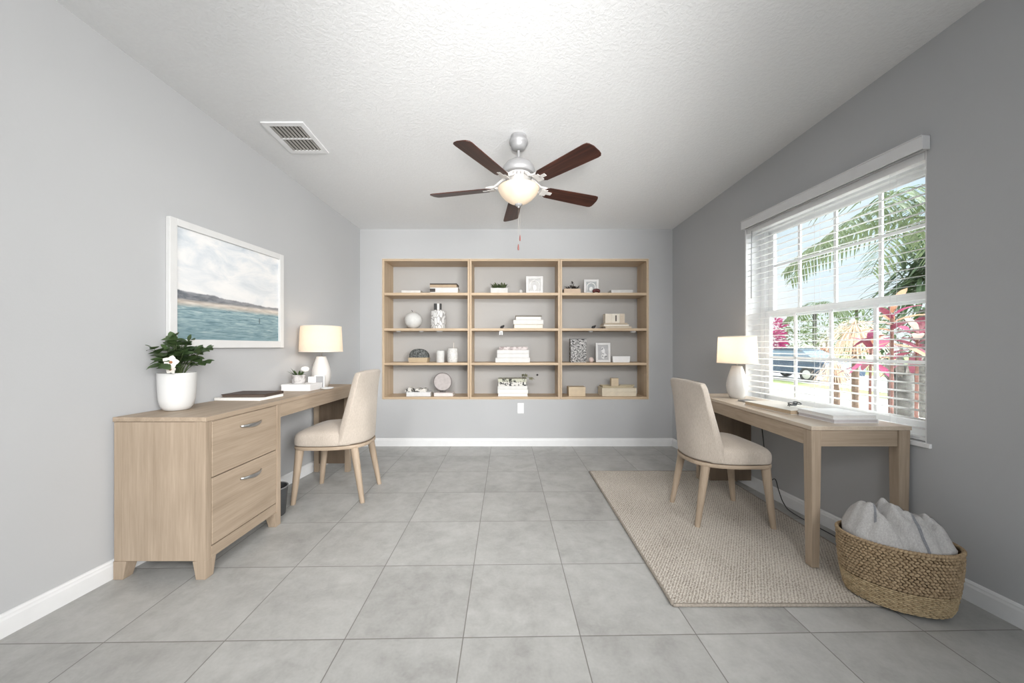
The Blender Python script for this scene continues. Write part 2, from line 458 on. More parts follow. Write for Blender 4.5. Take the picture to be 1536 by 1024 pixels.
def leaf_cluster(m, c, n, L, W, spread=1., zmin=.2, droop=.2):
    for i in range(n):
        a = random.uniform(0, 2*PI); z = random.uniform(zmin, 1.2)
        d = Vector((math.cos(a)*spread, math.sin(a)*spread, z))
        m.leaf(Vector(c) + Vector((random.uniform(-1,1), random.uniform(-1,1), 0))*L*.15, d, (0,0,1), L*random.uniform(.65,1.1), W*random.uniform(.8,1.1), 4, droop)
def leafmat(name, a, b, rough=.5):
    t = NT(name); v = t.coord()
    t.color(t.ramp(t.noise(v, 14, 3), [(.3, a), (.7, b)])); t.set(Roughness=rough)
    tr = t.node('ShaderNodeBsdfTranslucent'); tr.inputs['Color'].default_value = (*[min(1, x*1.6) for x in b], 1)
    mx = t.node('ShaderNodeMixShader'); mx.inputs[0].default_value = .25
    t.link(t.b.outputs[0], mx.inputs[1]); t.link(tr.outputs[0], mx.inputs[2]); t.link(mx.outputs[0], t.out.inputs[0]); return t.m
M_LEAF = leafmat('deep_green_leaf', (.022,.045,.016), (.085,.14,.05))
M_SUCC = leafmat('grey_green_succulent', (.05,.08,.035), (.16,.20,.10))
M_DKLEAF = leafmat('dark_plum_foliage', (.02,.016,.014), (.06,.05,.045))
M_SOIL = plain('dark_potting_soil', (.035,.026,.02), .95, var=.4, scale=80)

def trough(u0, u1, z, h, label, mat, leafm, L, n, y0=4.02, d=.10, W=.014, name='potted_succulent', cat='plant'):
    x0, x1 = sx(u0, y0), sx(u1, y0)
    t = thing(name, label, cat, ((x0+x1)/2, y0+d/2, z))
    m = MB(); w = .006
    m.box((x0,y0,z),(x1,y0+d,z+.006)); m.box((x0,y0,z+.006),(x1,y0+w,z+h)); m.box((x0,y0+d-w,z+.006),(x1,y0+d,z+h)); m.box((x0,y0+w,z+.006),(x0+w,y0+d-w,z+h)); m.box((x1-w,y0+w,z+.006),(x1,y0+d-w,z+h))
    m.build('planter', mat, t)
    MB().box((x0+w,y0+w,z+.006),(x1-w,y0+d-w,z+h-.008)).build('soil', M_SOIL, t)
    m = MB()
    for k in range(3):
        cx = x0 + (x1-x0)*(.25+.25*k); leaf_cluster(m, (cx, y0+d/2, z+h-.01), n, L, W, .7, .4)
    m.build('foliage', leafm, t, smooth=True)
    return t
trough(736, 761.5, Z1S, .06, 'green succulent in a white rectangular planter on the top shelf of the middle bay', M_MATTE, M_SUCC, .115, 22, W=.022)
t = thing('decorative_ball', 'tiny white ball on the top shelf, beside the white arch relief panel', 'ornament', (PX(781), 4.06, Z1S))
MB().ell((PX(781), 4.06, Z1S+.0235), .0235, 18, 12).build('ball', M_MATTE, t, smooth=True); MB().lathe([(.012,0),(.010,.004)], (PX(781),4.06,Z1S), 12).build('foot', M_MATTE, t)

def relief(u0, u1, z, h, label, inner, arch=True, tilt=0., name='framed_picture', cat='picture', y=4.05, motif=None):
    x0, x1 = sx(u0, y), sx(u1, y); w = x1-x0; cx = (x0+x1)/2
    if tilt: z += .002
    t = thing(name, label, cat, (cx, y, z)); t.rotation_euler.x = -tilt
    m = MB(); e = w*.15; th = .022
    # frame ring
    m.box((x0,y,z),(x0+e,y+th,z+h)); m.box((x1-e,y,z),(x1,y+th,z+h)); m.box((x0+e,y,z),(x1-e,y+th,z+e)); m.box((x0+e,y,z+h-e),(x1-e,y+th,z+h))
    m.build('frame', pm((.66,.655,.65), .5), t, bevel=.002)
    MB().box((x0+e,y+.012,z+e),(x1-e,y+.018,z+h-e)).build('backing', pm(inner, .7), t)
    if arch:
        m = MB(); r = (w-2*e)*.40; zb = z+e; pts = []
        zz = zb + (h-2*e)*.5
        pts = [(cx-r, y+.010, zb)] + [(cx-r*math.cos(PI*i/14), y+.010, zz + r*.95*math.sin(PI*i/14)) for i in range(15)] + [(cx+r, y+.010, zb)]
        m.tube(pts, .006, 6); r2 = r*.45
        m.ell((cx, y+.012, zb+(h-2*e)*.28), (r2, .008, (h-2*e)*.24), 12, 8)
        m.build('arch_relief', pm((.80,.795,.785), .6), t, smooth=True)
    if motif: motif(t, x0+e, x1-e, y+.011, z+e, z+h-e)
    return t
relief(789, 814.5, Z1S, .20, 'white square relief panel with a pale arch, on the top shelf of the middle bay', (.55,.545,.54), name='relief_panel', cat='ornament')
# right bay, top shelf
t = trough(846, 871, Z1S, .052, 'small pale wood box of dark spiky foliage, left on the right bay top shelf', pm((.52,.40,.30)), M_DKLEAF, .085, 18, W=.012, name='planter_box', cat='plant')
m = MB()
for i in range(46):
    a = random.uniform(0,2*PI); zz = random.random(); r = .045*(1-zz)
    m.leaf((sx(858,4.07)+r*.5*math.cos(a), 4.07+r*.5*math.sin(a), Z1S+.05+zz*.085), (math.cos(a),math.sin(a),.5), (0,0,1), .035*(1.1-zz*.6), .012)
m.build('centre_spike', M_DKLEAF, t)
relief(876, 898, Z1S, .168, 'white upright frame with a grey arch opening, on the top shelf of the right bay', (.40,.42,.43), y=4.08)
t = thing('shell_ornament', 'small dark red ribbed ornament in front of the white frame on the top shelf', 'ornament', (PX(894.5,4.02), 4.02, Z1S))
m = MB()
for i in range(7):
    a = -1.2 + 2.4*i/6
    m.ell((PX(894.5,4.02)+.03*math.sin(a), 4.02, Z1S+.02+.014*math.cos(a)), (.017,.02,.02), 8, 6)
m.build('body', plain('dark_red_glaze', (.10,.02,.02), .5, var=.4, scale=40), t, smooth=True)
t = thing('storage_box', 'flat white box at the right end of the top shelf, right bay', 'box', (PX(933), 4.07, Z1S))
MB().box((sx(917,4.01),4.01,Z1S),(sx(949,4.01),4.14,Z1S+.022)).build('box_base', M_MATTE, t, bevel=.001)
MB().box((sx(916.6,4.01),4.008,Z1S+.0205),(sx(949.4,4.01),4.142,Z1S+.036)).build('box_lid', M_MATTE, t, bevel=.001)

# second shelf
t = thing('sphere_vase', 'round white sphere vase with a tiny stem on the second shelf of the left bay', 'vase', (PX(619.5), 4.07, Z2S))
R = 12.8/F*4.07
prof = [(.03,0)] + [(max(.004, R*math.cos(a)), R*.97 + R*.97*math.sin(a)) for a in [(-1.25 + 2.72*i/22) for i in range(23)]]
MB().lathe(prof, (PX(619.5),4.07,Z2S), 36).build('body', M_MATTE, t, smooth=True)
MB().tube([(PX(618.5),4.07,Z2S+2*R*.965),(PX(618),4.07,Z2S+2*R*.97+.014),(PX(617),4.07,Z2S+2*R*.97+.022)], .003, 6).build('stem', pm(DKB), t)
def carved_mat():
    t = NT('carved_white_stone')
    w = t.node('ShaderNodeTexVoronoi'); w.feature = 'DISTANCE_TO_EDGE'; w.inputs['Scale'].default_value = 34
    t.link(t.coord(scale=(1,1,.45), rot=(.4,.5,.2)), w.inputs['Vector'])
    t.color(t.ramp(w.outputs['Distance'], [(.03,(.28,.27,.26)),(.09,(.66,.655,.645))])); t.set(Roughness=.7); t.bump(w.outputs['Distance'], .6, .01); return t.m
M_CARVED = carved_mat()
cx = PX(657)
t = thing('carved_vase', 'white carved cylinder vase on the second shelf of the left bay, holding brushes', 'vase', (cx, 4.07, Z2S))
RV = .087
MB().lathe([(RV*.9,0),(RV*.97,.01),(RV,.06),(RV,.17),(RV*1.02,.198),(RV*.92,.198),(RV*.9,.02),(.001,.02)], (cx,4.07,Z2S), 40, cap1=False).build('body', M_CARVED, t, smooth=True, autosm=.7)
for dx, col, lab in ((-.030,(.05,.05,.05),'wide dark brush standing at the left in the carved white vase'), (.004,(.80,.79,.77),'white brush standing in the middle of the carved white vase'), (.032,(.05,.05,.05),'dark brush standing at the right in the carved white vase')):
    q = thing('brush', lab, 'brush', (cx+dx, 4.06, Z2S+.02), 'brushes in the carved white vase')
    MB().box((cx+dx-.007, 4.05, Z2S+.021), (cx+dx+.007, 4.062, Z2S+.23)).build('handle', pm((.7,.69,.67)), q, bevel=.003)
    w = .016 if dx < 0 else .010
    MB().box((cx+dx-w, 4.046, Z2S+.215), (cx+dx+w, 4.066, Z2S+.288)).build('bristle_head', pm(col, .8), q, bevel=.004)
def bird(u, z, label):
    x = PX(u, 4.05); t = thing('bird_figurine', label, 'figurine', (x, 4.05, z), 'small black figurines on the second shelf')
    m = MB(); m.ell((x,4.05,z+.017), (.022,.013,.0165), 14, 10, Matrix.Rotation(-.35,4,'Y')); m.ell((x+.019,4.05,z+.031), .0095, 10, 8)
    m.leaf((x+.026,4.05,z+.031),(1,0,-.4),(0,0,1),.012,.006); m.leaf((x-.014,4.05,z+.014),(-1,0,-.35),(0,0,1),.024,.014)
    m.build('body', M_BLACK, t, smooth=True); return t
bird(753, Z2S, 'small black bird figurine on the second shelf of the middle bay')
bird(890, Z2S, 'small black bird figurine on the second shelf of the right bay')
G2 = 'books stacked on the second shelf of the middle bay'
book(770.5, 815, Z2S, .045, 'thick cream book at the bottom of the second-shelf stack, middle bay', CREAM, False, group=G2)
book(770, 815, Z2S+.045, .052, 'thick white book second from the bottom of the middle bay second-shelf stack', WHT, group=G2)
book(773.5, 812, Z2S+.097, .036, 'smaller white book under the thin dark one, middle bay second shelf', (.70,.68,.64), False, page=M_PAGEW, group=G2)
book(773, 812.5, Z2S+.133, .012, 'thin olive-grey book on top of the middle bay second-shelf stack', (.16,.14,.11), group=G2)
G3 = 'books stacked on the second shelf of the right bay'
book(908, 947, Z2S, .022, 'thin cream book at the bottom of the second-shelf stack, right bay', CREAM, group=G3)
book(905, 944, Z2S+.022, .026, 'cream book with dark end band, second from bottom, right bay second shelf', (.60,.52,.42), False, group=G3)
book(906, 941, Z2S+.048, .014, 'thin tan book under the small upright books, right bay second shelf', (.52,.44,.34), group=G3)
for i, (a, b, c, lab) in enumerate(((908,918,(.68,.62,.53),'cream upright book at the left of the small trio on the flat books, right bay'), (918.2,929.5,(.72,.67,.58),'pale upright book with a dark spine stripe on the flat books, right bay'), (929.7,937,(.60,.51,.41),'tan upright book at the right of the small trio, right bay'))):
    x0, x1 = sx(a,4.02), sx(b,4.02); z = Z2S+.062
    q = thing('small_book', lab, 'book', ((x0+x1)/2, 4.06, z), 'small upright books on the second shelf of the right bay')
    m = MB(); m.box((x0,4.02,z),(x0+.003,4.12,z+.105)); m.box((x1-.003,4.02,z),(x1,4.12,z+.105)); m.box((x0+.003,4.02,z),(x1-.003,4.024,z+.105)); m.build('cover', pm(c), q)
    MB().box((x0+.003,4.024,z+.002),(x1-.003,4.117,z+.101)).build('pages', M_PAGE, q)
    if i == 1: MB().box(((x0+x1)/2-.006,4.0190,z+.02),((x0+x1)/2+.008,4.0199,z+.088)).build('spine_stripe', pm(DKB), q)
# puck lights under the second shelf
for u, w, h, lab in ((596.5,.026,.010,'white puck light under the second shelf, far left'), (631,.026,.010,'white puck light under the second shelf, below the sphere vase'), (658.5,.036,.010,'white puck light under the second shelf, below the carved vase'), (886.5,.026,.012,'white puck light under the second shelf below the right black bird'), (951,.03,.016,'white puck light under the second shelf at the far right')):
    x = sx(u, 4.03); t = thing('puck_light', lab, 'light fitting', (x, 4.05, 1.297), 'puck lights under the second shelf')
    MB().lathe([(w, 0), (w, -h*.6), (w*.8, -h)], (x,4.06,1.2968), 20).build('housing', M_WHITE, t, smooth=True, autosm=.6)
    MB().lathe([(w*.7, -h), (w*.6, -h-.002)], (x,4.06,1.2968), 20).build('lens', M_VINYL, t)
t = thing('shelf_clip', 'white double clip hanging under the second shelf of the middle bay', 'clip', (PX(751.5,4.0), 4.0, 1.297))
m = MB()
for dx in (-.012, .012): m.box((PX(751.5,4.0)+dx-.008, 3.995, 1.252), (PX(751.5,4.0)+dx+.008, 4.01, 1.2968))
m.box((PX(751.5,4.0)-.02, 3.996, 1.285), (PX(751.5,4.0)+.02, 4.012, 1.2968)); m.build('body', M_WHITE, t, bevel=.001)

# third shelf
x0, x1 = sx(612,4.02), sx(641.5,4.02)
t = thing('trinket_box', 'low tan wooden box under the dark patterned dome, third shelf', 'box', ((x0+x1)/2, 4.09, Z3S))
MB().add([(x0+.008,4.02,Z3S),(x1-.008,4.02,Z3S),(x1-.008,4.14,Z3S),(x0+.008,4.14,Z3S),(x0,4.015,Z3S+.054),(x1,4.015,Z3S+.054),(x1,4.15,Z3S+.054),(x0,4.15,Z3S+.054)], [(3,2,1,0),(4,5,6,7),(0,1,5,4),(1,2,6,5),(2,3,7,6),(3,0,4,7)]).build('box', pm((.47,.37,.25)), t, bevel=.002)
def patt_mat(name, a, b, scale, lo=.46, hi=.54, sc=(1,1,1)):
    t = NT(name); t.color(t.ramp(t.noise(t.coord(scale=sc), scale, 4, .6, .6), [(lo, a), (hi, b)])); t.set(Roughness=.75); return t.m
zb = Z3S+.0545
t = thing('dome_sculpture', 'dark grey patterned half-dome sculpture sitting on the tan box', 'sculpture', ((x0+x1)/2, 4.09, zb))
m = MB(); rings = []
W = (x1-x0)*.49; H = .098; cxx = (x0+x1)/2
pts = []
for i in range(25):
    a = PI*i/24; k = math.sin(a)**.75 if 0 < a < PI else 0
    pts.append((cxx - W*math.cos(a)*1.0, H*k*(1.08 - .14*(1+math.cos(a))/2*0 - .10*(1-math.cos(a))/2)))
for y, s in ((4.05,.93),(4.055,1.),(4.115,1.),(4.12,.93)):
    rings.append([Vector((cxx+(x-cxx)*s, y, zb + z*s)) for x, z in pts])
m.loft(rings).build('dome', patt_mat('dark_etched_stone', (.04,.042,.04), (.22,.23,.225), 55, .42, .68), t, smooth=True, autosm=.6)
t = thing('pillar_candle', 'plain white pillar candle on the third shelf, left of the lidded jar', 'candle', (PX(660.5), 4.06, Z3S))
MB().lathe([(.046,0),(.048,.004),(.048,.128),(.044,.134),(.012,.130),(.001,.129)], (PX(660.5),4.06,Z3S), 28).build('wax', M_MATTE, t, smooth=True, autosm=.7)
MB().tube([(PX(660.5),4.06,Z3S+.128),(PX(660.5)+.001,4.06,Z3S+.139)], .0015, 5).build('wick', pm(DKB), t)
cx = PX(679)
t = thing('reed_diffuser', 'taller speckled white jar with a thin pale stick on the third shelf, left bay', 'jar', (cx, 4.06, Z3S))
MB().lathe([(.052,0),(.058,.01),(.060,.05),(.060,.13),(.056,.160),(.03,.164),(.012,.165)], (cx,4.06,Z3S), 30).build('jar', plain('speckled_white_ceramic', (.64,.63,.61), .6, var=.2, scale=90), t, smooth=True, autosm=.8)
MB().tube([(cx+.008,4.06,Z3S+.15),(cx+.013,4.06,Z3S+.225)], .004, 6).build('stick', pm((.66,.62,.56)), t)
G4 = 'books stacked on the third shelf of the middle bay'
book(743, 795, Z3S, .054, 'widest white book at the bottom of the third-shelf stack, middle bay', (.66,.65,.64), group=G4)
book(745.5, 793.5, Z3S+.054, .046, 'white book second from the bottom of the third-shelf stack', (.66,.65,.64), group=G4)
book(745.5, 793.5, Z3S+.100, .042, 'white book third from the bottom of the third-shelf stack', (.66,.65,.64), group=G4)
book(748.5, 791.5, Z3S+.142, .036, 'pinkish grey mottled book on top of the third-shelf white stack', GRY, group=G4, patt=patt_mat('mottled_pink_grey', (.34,.28,.27), (.64,.58,.57), 22, .40, .55, (1,1,3)))
def speck_mat():
    t = NT('black_white_speckle'); v = t.coord()
    t.color(t.ramp(t.noise(v, 75, 3, .6, 1.2), [(.47,(.02,.02,.022)),(.54,(.58,.57,.56))])); t.set(Roughness=.7); return t.m
x0, x1 = sx(856,4.03), sx(879.5,4.03)
t = thing('patterned_box', 'upright black and white speckled box file on the third shelf of the right bay', 'box', ((x0+x1)/2, 4.07, Z3S))
MB().box((x0,4.03,Z3S),(x1,4.12,Z3S+.262)).build('body', speck_mat(), t, bevel=.002)
MB().box((x0-.001,4.029,Z3S+.262),(x1+.001,4.121,Z3S+.268)).build('top_edge', pm((.05,.05,.052)), t)
t = thing('ball_candle', 'small pale pink round candle between the speckled box and the framed photo', 'candle', (PX(886.5), 4.05, Z3S))
MB().lathe([(.012,0)]+[(.0285*math.cos(a), .0295+.0295*math.sin(a)) for a in [(-1.2+2.55*i/14) for i in range(15)]], (PX(886.5),4.05,Z3S), 22).build('wax', plain('pale_pink_wax', (.68,.55,.51), .6), t, smooth=True)
MB().tube([(PX(886.5),4.05,Z3S+.056),(PX(886.5),4.05,Z3S+.064)], .0012, 5).build('wick', pm(DKB), t)
def figure_motif(t, x0, x1, y, z0, z1):
    cx = (x0+x1)/2; m = MB()
    m.ell((cx+.002,y,(z0*.45+z1*.55)), ((x1-x0)*.2,.002,(z1-z0)*.26), 14, 8); m.ell((cx-.004,y,z0+(z1-z0)*.8), ((x1-x0)*.11,.002,(z1-z0)*.075), 12, 8)
    m.ell((cx+.012,y,z0+(z1-z0)*.26), ((x1-x0)*.3,.002,(z1-z0)*.2), 14, 8)
    m.build('pale_shape', patt_mat('pale_print', (.16,.16,.17), (.72,.72,.72), 26, .36, .5), t, smooth=True)
relief(894, 916, Z3S, .222, 'white framed grey photograph leaning back on the third shelf of the right bay', (.42,.42,.43), arch=False, tilt=.06, motif=figure_motif, name='framed_photo')
x0, x1 = sx(919,4.03), sx(945,4.03)
t = thing('storage_box', 'white open box at the right end of the third shelf, beside the framed photo', 'box', ((x0+x1)/2, 4.07, Z3S))
MB().add([(x0+.004,4.03,Z3S),(x1-.004,4.03,Z3S),(x1-.004,4.13,Z3S),(x0+.004,4.13,Z3S),(x0,4.028,Z3S+.062),(x1,4.028,Z3S+.062),(x1,4.132,Z3S+.062),(x0,4.132,Z3S+.062)], [(3,2,1,0),(4,5,6,7),(0,1,5,4),(1,2,6,5),(2,3,7,6),(3,0,4,7)]).build('box_base', M_WHITE, t, bevel=.001)
MB().box((x0-.001,4.026,Z3S+.0615),(x1+.001,4.134,Z3S+.070)).build('box_rim', M_WHITE, t, bevel=.001)

# fourth shelf
book(609.5, 645.5, Z4S, .050, 'thick white book at the left of the bottom shelf, left bay, under the open magazine', (.66,.66,.66), group='things on the bottom shelf of the left bay', skew=.04)
zt = Z4S+.0505
cx = sx(625, 4.06)
t = thing('open_magazine', 'rumpled black and white magazine lying on the thick white book, bottom shelf', 'magazine', (cx, 4.07, zt))
PATBW = patt_mat('black_white_print', (.02,.02,.02), (.66,.64,.60), 26, .44, .5)
m = MB(); N = 18; top = []; bot = []
for j in range(2):
    pass
rings = []
for i in range(N+1):
    f = i/N; x = cx - .12 + .235*f; h = .012 + .034*abs(math.sin(2*PI*f*1.25))*(.5+.5*math.sin(PI*f)) + .010*math.sin(9*f)
    rings.append([Vector((x,4.01,zt)), Vector((x,4.13,zt)), Vector((x,4.13,zt+h*.9)), Vector((x,4.07,zt+h*1.1)), Vector((x,4.01,zt+h))])
m.loft(rings).build('pages', PATBW, t)
book(651, 679.5, Z4S, .040, 'pale pinkish white book under the round grey disc, bottom shelf left bay', (.72,.66,.64), group='things on the bottom shelf of the left bay')
zd = Z4S+.0405; cx = sx(664, 4.07); R = 13/F*4.07
t = thing('round_disc', 'round pinkish grey disc with thin dark rim standing on a small foot, bottom shelf', 'ornament', (cx, 4.07, zd))
MB().box((cx-.03,4.05,zd),(cx+.03,4.09,zd+.008)).build('foot', pm((.12,.11,.11)), t, bevel=.002)
MB().tube([(cx,4.07,zd+.006),(cx,4.07,zd+.024)], .004, 8).build('stem', pm((.12,.11,.11)), t)
MX = Matrix.Rotation(PI/2, 4, 'X')
zc0 = zd+.020+R
MB().lathe([(R*.97,-.008),(R*.99,-.004),(R*.99,.004),(R*.97,.008)], (cx,4.07,zc0), 40, M=MX).build('disc', plain('pinkish_grey_plaster', (.46,.42,.41), .7, var=.1, scale=30), t, smooth=True, autosm=.5)
m = MB(); m.tube([(cx+R*1.03*math.cos(2*PI*i/40), 4.07, zc0+R*1.03*math.sin(2*PI*i/40)) for i in range(41)], .004, 6, caps=False); m.build('rim_ring', pm((.20,.18,.18)), t, smooth=True)
G5 = 'books stacked on the bottom shelf of the middle bay'
book(746.5, 792, Z4S, .037, 'cream-white book at the bottom of the bottom-shelf stack, middle bay', (.76,.71,.66), False, page=M_PAGEW, group=G5)
book(746.5, 792, Z4S+.037, .043, 'white book second from the bottom of the bottom-shelf stack, middle bay', (.76,.75,.72), group=G5)
book(746.5, 791, Z4S+.080, .040, 'white book in the middle of the bottom-shelf stack, under the patterned books', (.66,.65,.63), group=G5)
PATG = patt_mat('green_black_print', (.03,.03,.025), (.52,.52,.42), 20, .42, .5, (1.6,1,.6))
book(747.5, 789, Z4S+.120, .044, 'black and cream patterned book, fourth in the bottom-shelf stack', DKB, group=G5, patt=PATBW)
book(747, 790, Z4S+.164, .036, 'dark green patterned book on top of the bottom-shelf stack', DKB, group=G5, patt=PATG)
t = thing('leaf_sprig', 'grey green leaf sprig lying on the right end of the patterned bottom-shelf books', 'plant', (sx(786,4.03), 4.04, Z4S+.2002))
m = MB(); p0 = Vector((sx(783,4.03), 4.05, Z4S+.212)); p1 = Vector((sx(799,4.0), 3.990, Z4S+.206))
m.tube([p0, (p0+p1)/2+Vector((0,0,.012)), p1], .002, 5)
m.build('stem', M_SUCC, t)
m = MB()
for i in range(22):
    f = random.random(); m.leaf(p0.lerp(p1, f)+Vector((0,0,.010)), (random.uniform(-.2,1), random.uniform(-.8,.1), random.uniform(-.9,.4) if f > .62 else random.uniform(.25,.8)), (0,0,1), .042, .02, 4, .0)
m.build('leaves', leafmat('olive_grey_leaf', (.12,.12,.075), (.30,.30,.20)), t, smooth=True)
t = thing('cable_grommet', 'tiny black knob on the niche wall at the right of the middle bay', 'knob', (sx(806,NYB), NYB, sz(562,NYB)))
MB().lathe([(.011,0),(.012,.004),(.008,.012),(.003,.014)], (sx(806,NYB),NYB,sz(562,NYB)), 16, M=Matrix.Rotation(PI/2,4,'X')).build('cap', M_BLACK, t, smooth=True)
TANB = plain('tan_card_box', (.60,.49,.35), .7, var=.06)
CRB = plain('cream_card_box', (.64,.57,.45), .7, var=.06)
def lidded(u0, u1, z, h, label, mat, y0=4.02, d=.13, lid=.3, group=None):
    x0, x1 = sx(u0,y0), sx(u1,y0)
    t = thing('lidded_box', label, 'box', ((x0+x1)/2, y0+d/2, z), group)
    MB().box((x0+.002,y0+.002,z),(x1-.002,y0+d-.002,z+h*(1-lid))).build('box_base', mat, t, bevel=.001)
    MB().box((x0,y0,z+h*(1-lid)),(x1,y0+d,z+h)).build('box_lid', mat, t, bevel=.0015)
    return t
lidded(853, 878.5, Z4S, .105, 'small tan lidded box alone at the left of the bottom shelf, right bay', TANB)
G6 = 'flat cream boxes on the bottom shelf of the right bay'
lidded(903, 955, Z4S, .050, 'wide cream flat box at the bottom of the pile on the right bay bottom shelf', CRB, d=.2, group=G6)
lidded(903, 955, Z4S+.0502, .044, 'second cream flat box in the pile on the right bay bottom shelf', CRB, d=.2, group=G6)
t = thing('shallow_tray', 'thin khaki tray lying on the pile of cream flat boxes', 'tray', (sx(927,4.03), 4.1, Z4S+.0944))
x0, x1 = sx(904,4.05), sx(950,4.05); z = Z4S+.0945
m = MB(); m.box((x0,4.05,z),(x1,4.20,z+.004))
for a, b in (((x0,4.05),(x1,4.053)),((x0,4.197),(x1,4.20)),((x0,4.053),(x0+.003,4.197)),((x1-.003,4.053),(x1,4.197))): m.box((a[0],a[1],z+.004),(b[0],b[1],z+.020))
m.build('tray', plain('khaki_card', (.45,.38,.26), .7), t)
x0, x1 = sx(917,4.08), sx(928,4.08)
t = thing('wooden_block', 'small upright tan block standing on the khaki tray, bottom shelf', 'ornament', ((x0+x1)/2, 4.11, z+.0042))
MB().box((x0,4.08,z+.0042),(x1,4.14,z+.105)).build('block', TANB, t, bevel=.003)
t = thing('paper_roll', 'short khaki roll lying on the tray beside the small tan block', 'roll', (sx(938,4.1), 4.12, z+.0042))
MB().lathe([(.012,-.085),(.0125,-.08),(.0125,.08),(.012,.085)], (sx(940,4.12),4.12,z+.0168), 16, M=Matrix.Rotation(PI/2,4,'Y')).build('roll', pm((.48,.42,.30)), t, smooth=True, autosm=.6)

# wall outlet
x, z = sx(781,YB), sz(612,YB)
t = thing('wall_outlet', 'white wall outlet plate on the back wall under the middle shelves', 'outlet', (x, YB, z))
MB().box((x-.036,YB-.006,z-.059),(x+.036,YB-.0002,z+.059)).build('cover_plate', M_WHITE, t, bevel=.003)
for dz in (-.021,.021):
    r = MB().box((x-.017,YB-.009,z+dz-.014),(x+.017,YB-.0061,z+dz+.014)).build('receptacle', M_VINYL, t, bevel=.003)
    m = MB(); m.box((x-.008,YB-.0098,z+dz-.004),(x-.006,YB-.0091,z+dz+.006)); m.box((x+.006,YB-.0098,z+dz-.004),(x+.008,YB-.0091,z+dz+.006)); m.build('slots', M_DKGREY, r)

# ------------------------------------------------------------------ left cabinet, left desk
DT = .779
def lf(y): return -1.4685 + .0140*(y-1.692)          # front edge
CY0, CY1 = 1.692, 2.232
DY1 = 3.20
def lb(y): return xl(y) + .018
cab = thing('filing_cabinet', 'light oak two-drawer filing cabinet with tapered feet against the left wall', 'cabinet', (-1.70, 1.96, 0))
def bk(y): return xl(y)+.020
P = .042
MB().hexa([Vector(p) for p in ((bk(CY0)+.002,CY0+.003,.088),(lf(CY0)-.003,CY0+.003,.088),(lf(CY0)-.003,CY0+.020,.088),(bk(CY0)+.002,CY0+.020,.088),(bk(CY0)+.002,CY0+.003,DT-.024),(lf(CY0)-.003,CY0+.003,DT-.024),(lf(CY0)-.003,CY0+.020,DT-.024),(bk(CY0)+.002,CY0+.020,DT-.024))]).build('side_panel', W_Z, cab, bevel=.001)
MB().hexa([Vector(p) for p in ((bk(CY1)+.002,CY1-.020,.088),(lf(CY1)-.003,CY1-.020,.088),(lf(CY1)-.003,CY1-.003,.088),(bk(CY1)+.002,CY1-.003,.088),(bk(CY1)+.002,CY1-.020,DT-.024),(lf(CY1)-.003,CY1-.020,DT-.024),(lf(CY1)-.003,CY1-.003,DT-.024),(bk(CY1)+.002,CY1-.003,DT-.024))]).build('side_panel', W_Z, cab, bevel=.001)
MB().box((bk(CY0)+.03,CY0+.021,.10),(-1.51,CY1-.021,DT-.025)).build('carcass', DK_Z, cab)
def foot(xa, ya, dx, dy, name='foot'):
    # tapered foot, outer corner at (xa, ya); dx, dy point inwards
    m = MB(); w, wb = .062, .046
    A = lambda a, z: [Vector((xa,ya,z)), Vector((xa+dx*a,ya,z)), Vector((xa+dx*a,ya+dy*a,z)), Vector((xa,ya+dy*a,z))]
    b, t_ = A(wb, 0), A(w, .0875)
    if dx*dy < 0: b.reverse(); t_.reverse()
    return m.hexa(b + t_).build(name, W_Z, cab, bevel=.0015)
foot(lf(CY0), CY0, -1, 1); foot(lf(CY1), CY1, -1, -1); foot(bk(CY0)+.001, CY0, 1, 1); foot(bk(CY1)+.001, CY1, 1, -1)
for y0, y1 in ((CY0, CY0+.033), (CY1-.033, CY1)):
    x = lf((y0+y1)/2)
    MB().box((x-.05,y0,.0877),(x,y1,DT-.0225)).build('corner_post', W_Z, cab, bevel=.001)
xf = lf(1.96)
MB().box((xf-.045,CY0+.034,.088),(xf-.001,CY1-.034,.143)).build('base_rail', W_Y, cab, bevel=.001)
MB().box((xf-.045,CY0+.034,.7525),(xf-.002,CY1-.034,DT-.0225)).build('top_rail', W_Y, cab)
for z0, z1, zh in ((.148,.474,.404),(.479,.7505,.687)):
    d = MB().box((xf-.030,CY0+.0365,z0),(xf-.001,CY1-.0365,z1)).build('drawer', W_Y, cab, bevel=.0015)
    if z0 < .2: d['label'] = 'lower, taller drawer front'
    else: d['label'] = 'upper drawer front'
    m = MB(); rings = []
    for i in range(13):
        f = i/12; y = 1.905 + .155*f; o = .004 + .026*math.sin(PI*f)**.8; hh = .005 + .006*math.sin(PI*f)
        c = Vector((xf-.001+o, y, zh - .004*math.sin(PI*f)))
        rings.append([c+Vector((.0035*math.cos(a), 0, hh*math.sin(a))) for a in [2*PI*k/8 for k in range(8)]])
    h = m.loft(rings).build('handle', M_STEEL, d, smooth=True)
    h['label'] = 'curved chrome drawer pull'
m = MB(); m.prism([(lb(CY0),CY0),(lf(CY0)+.003,CY0),(lf(CY1)+.003,CY1),(lb(CY1),CY1)], DT-.022, DT-.0002); m.build('top_panel', W_Y, cab, bevel=.0015)
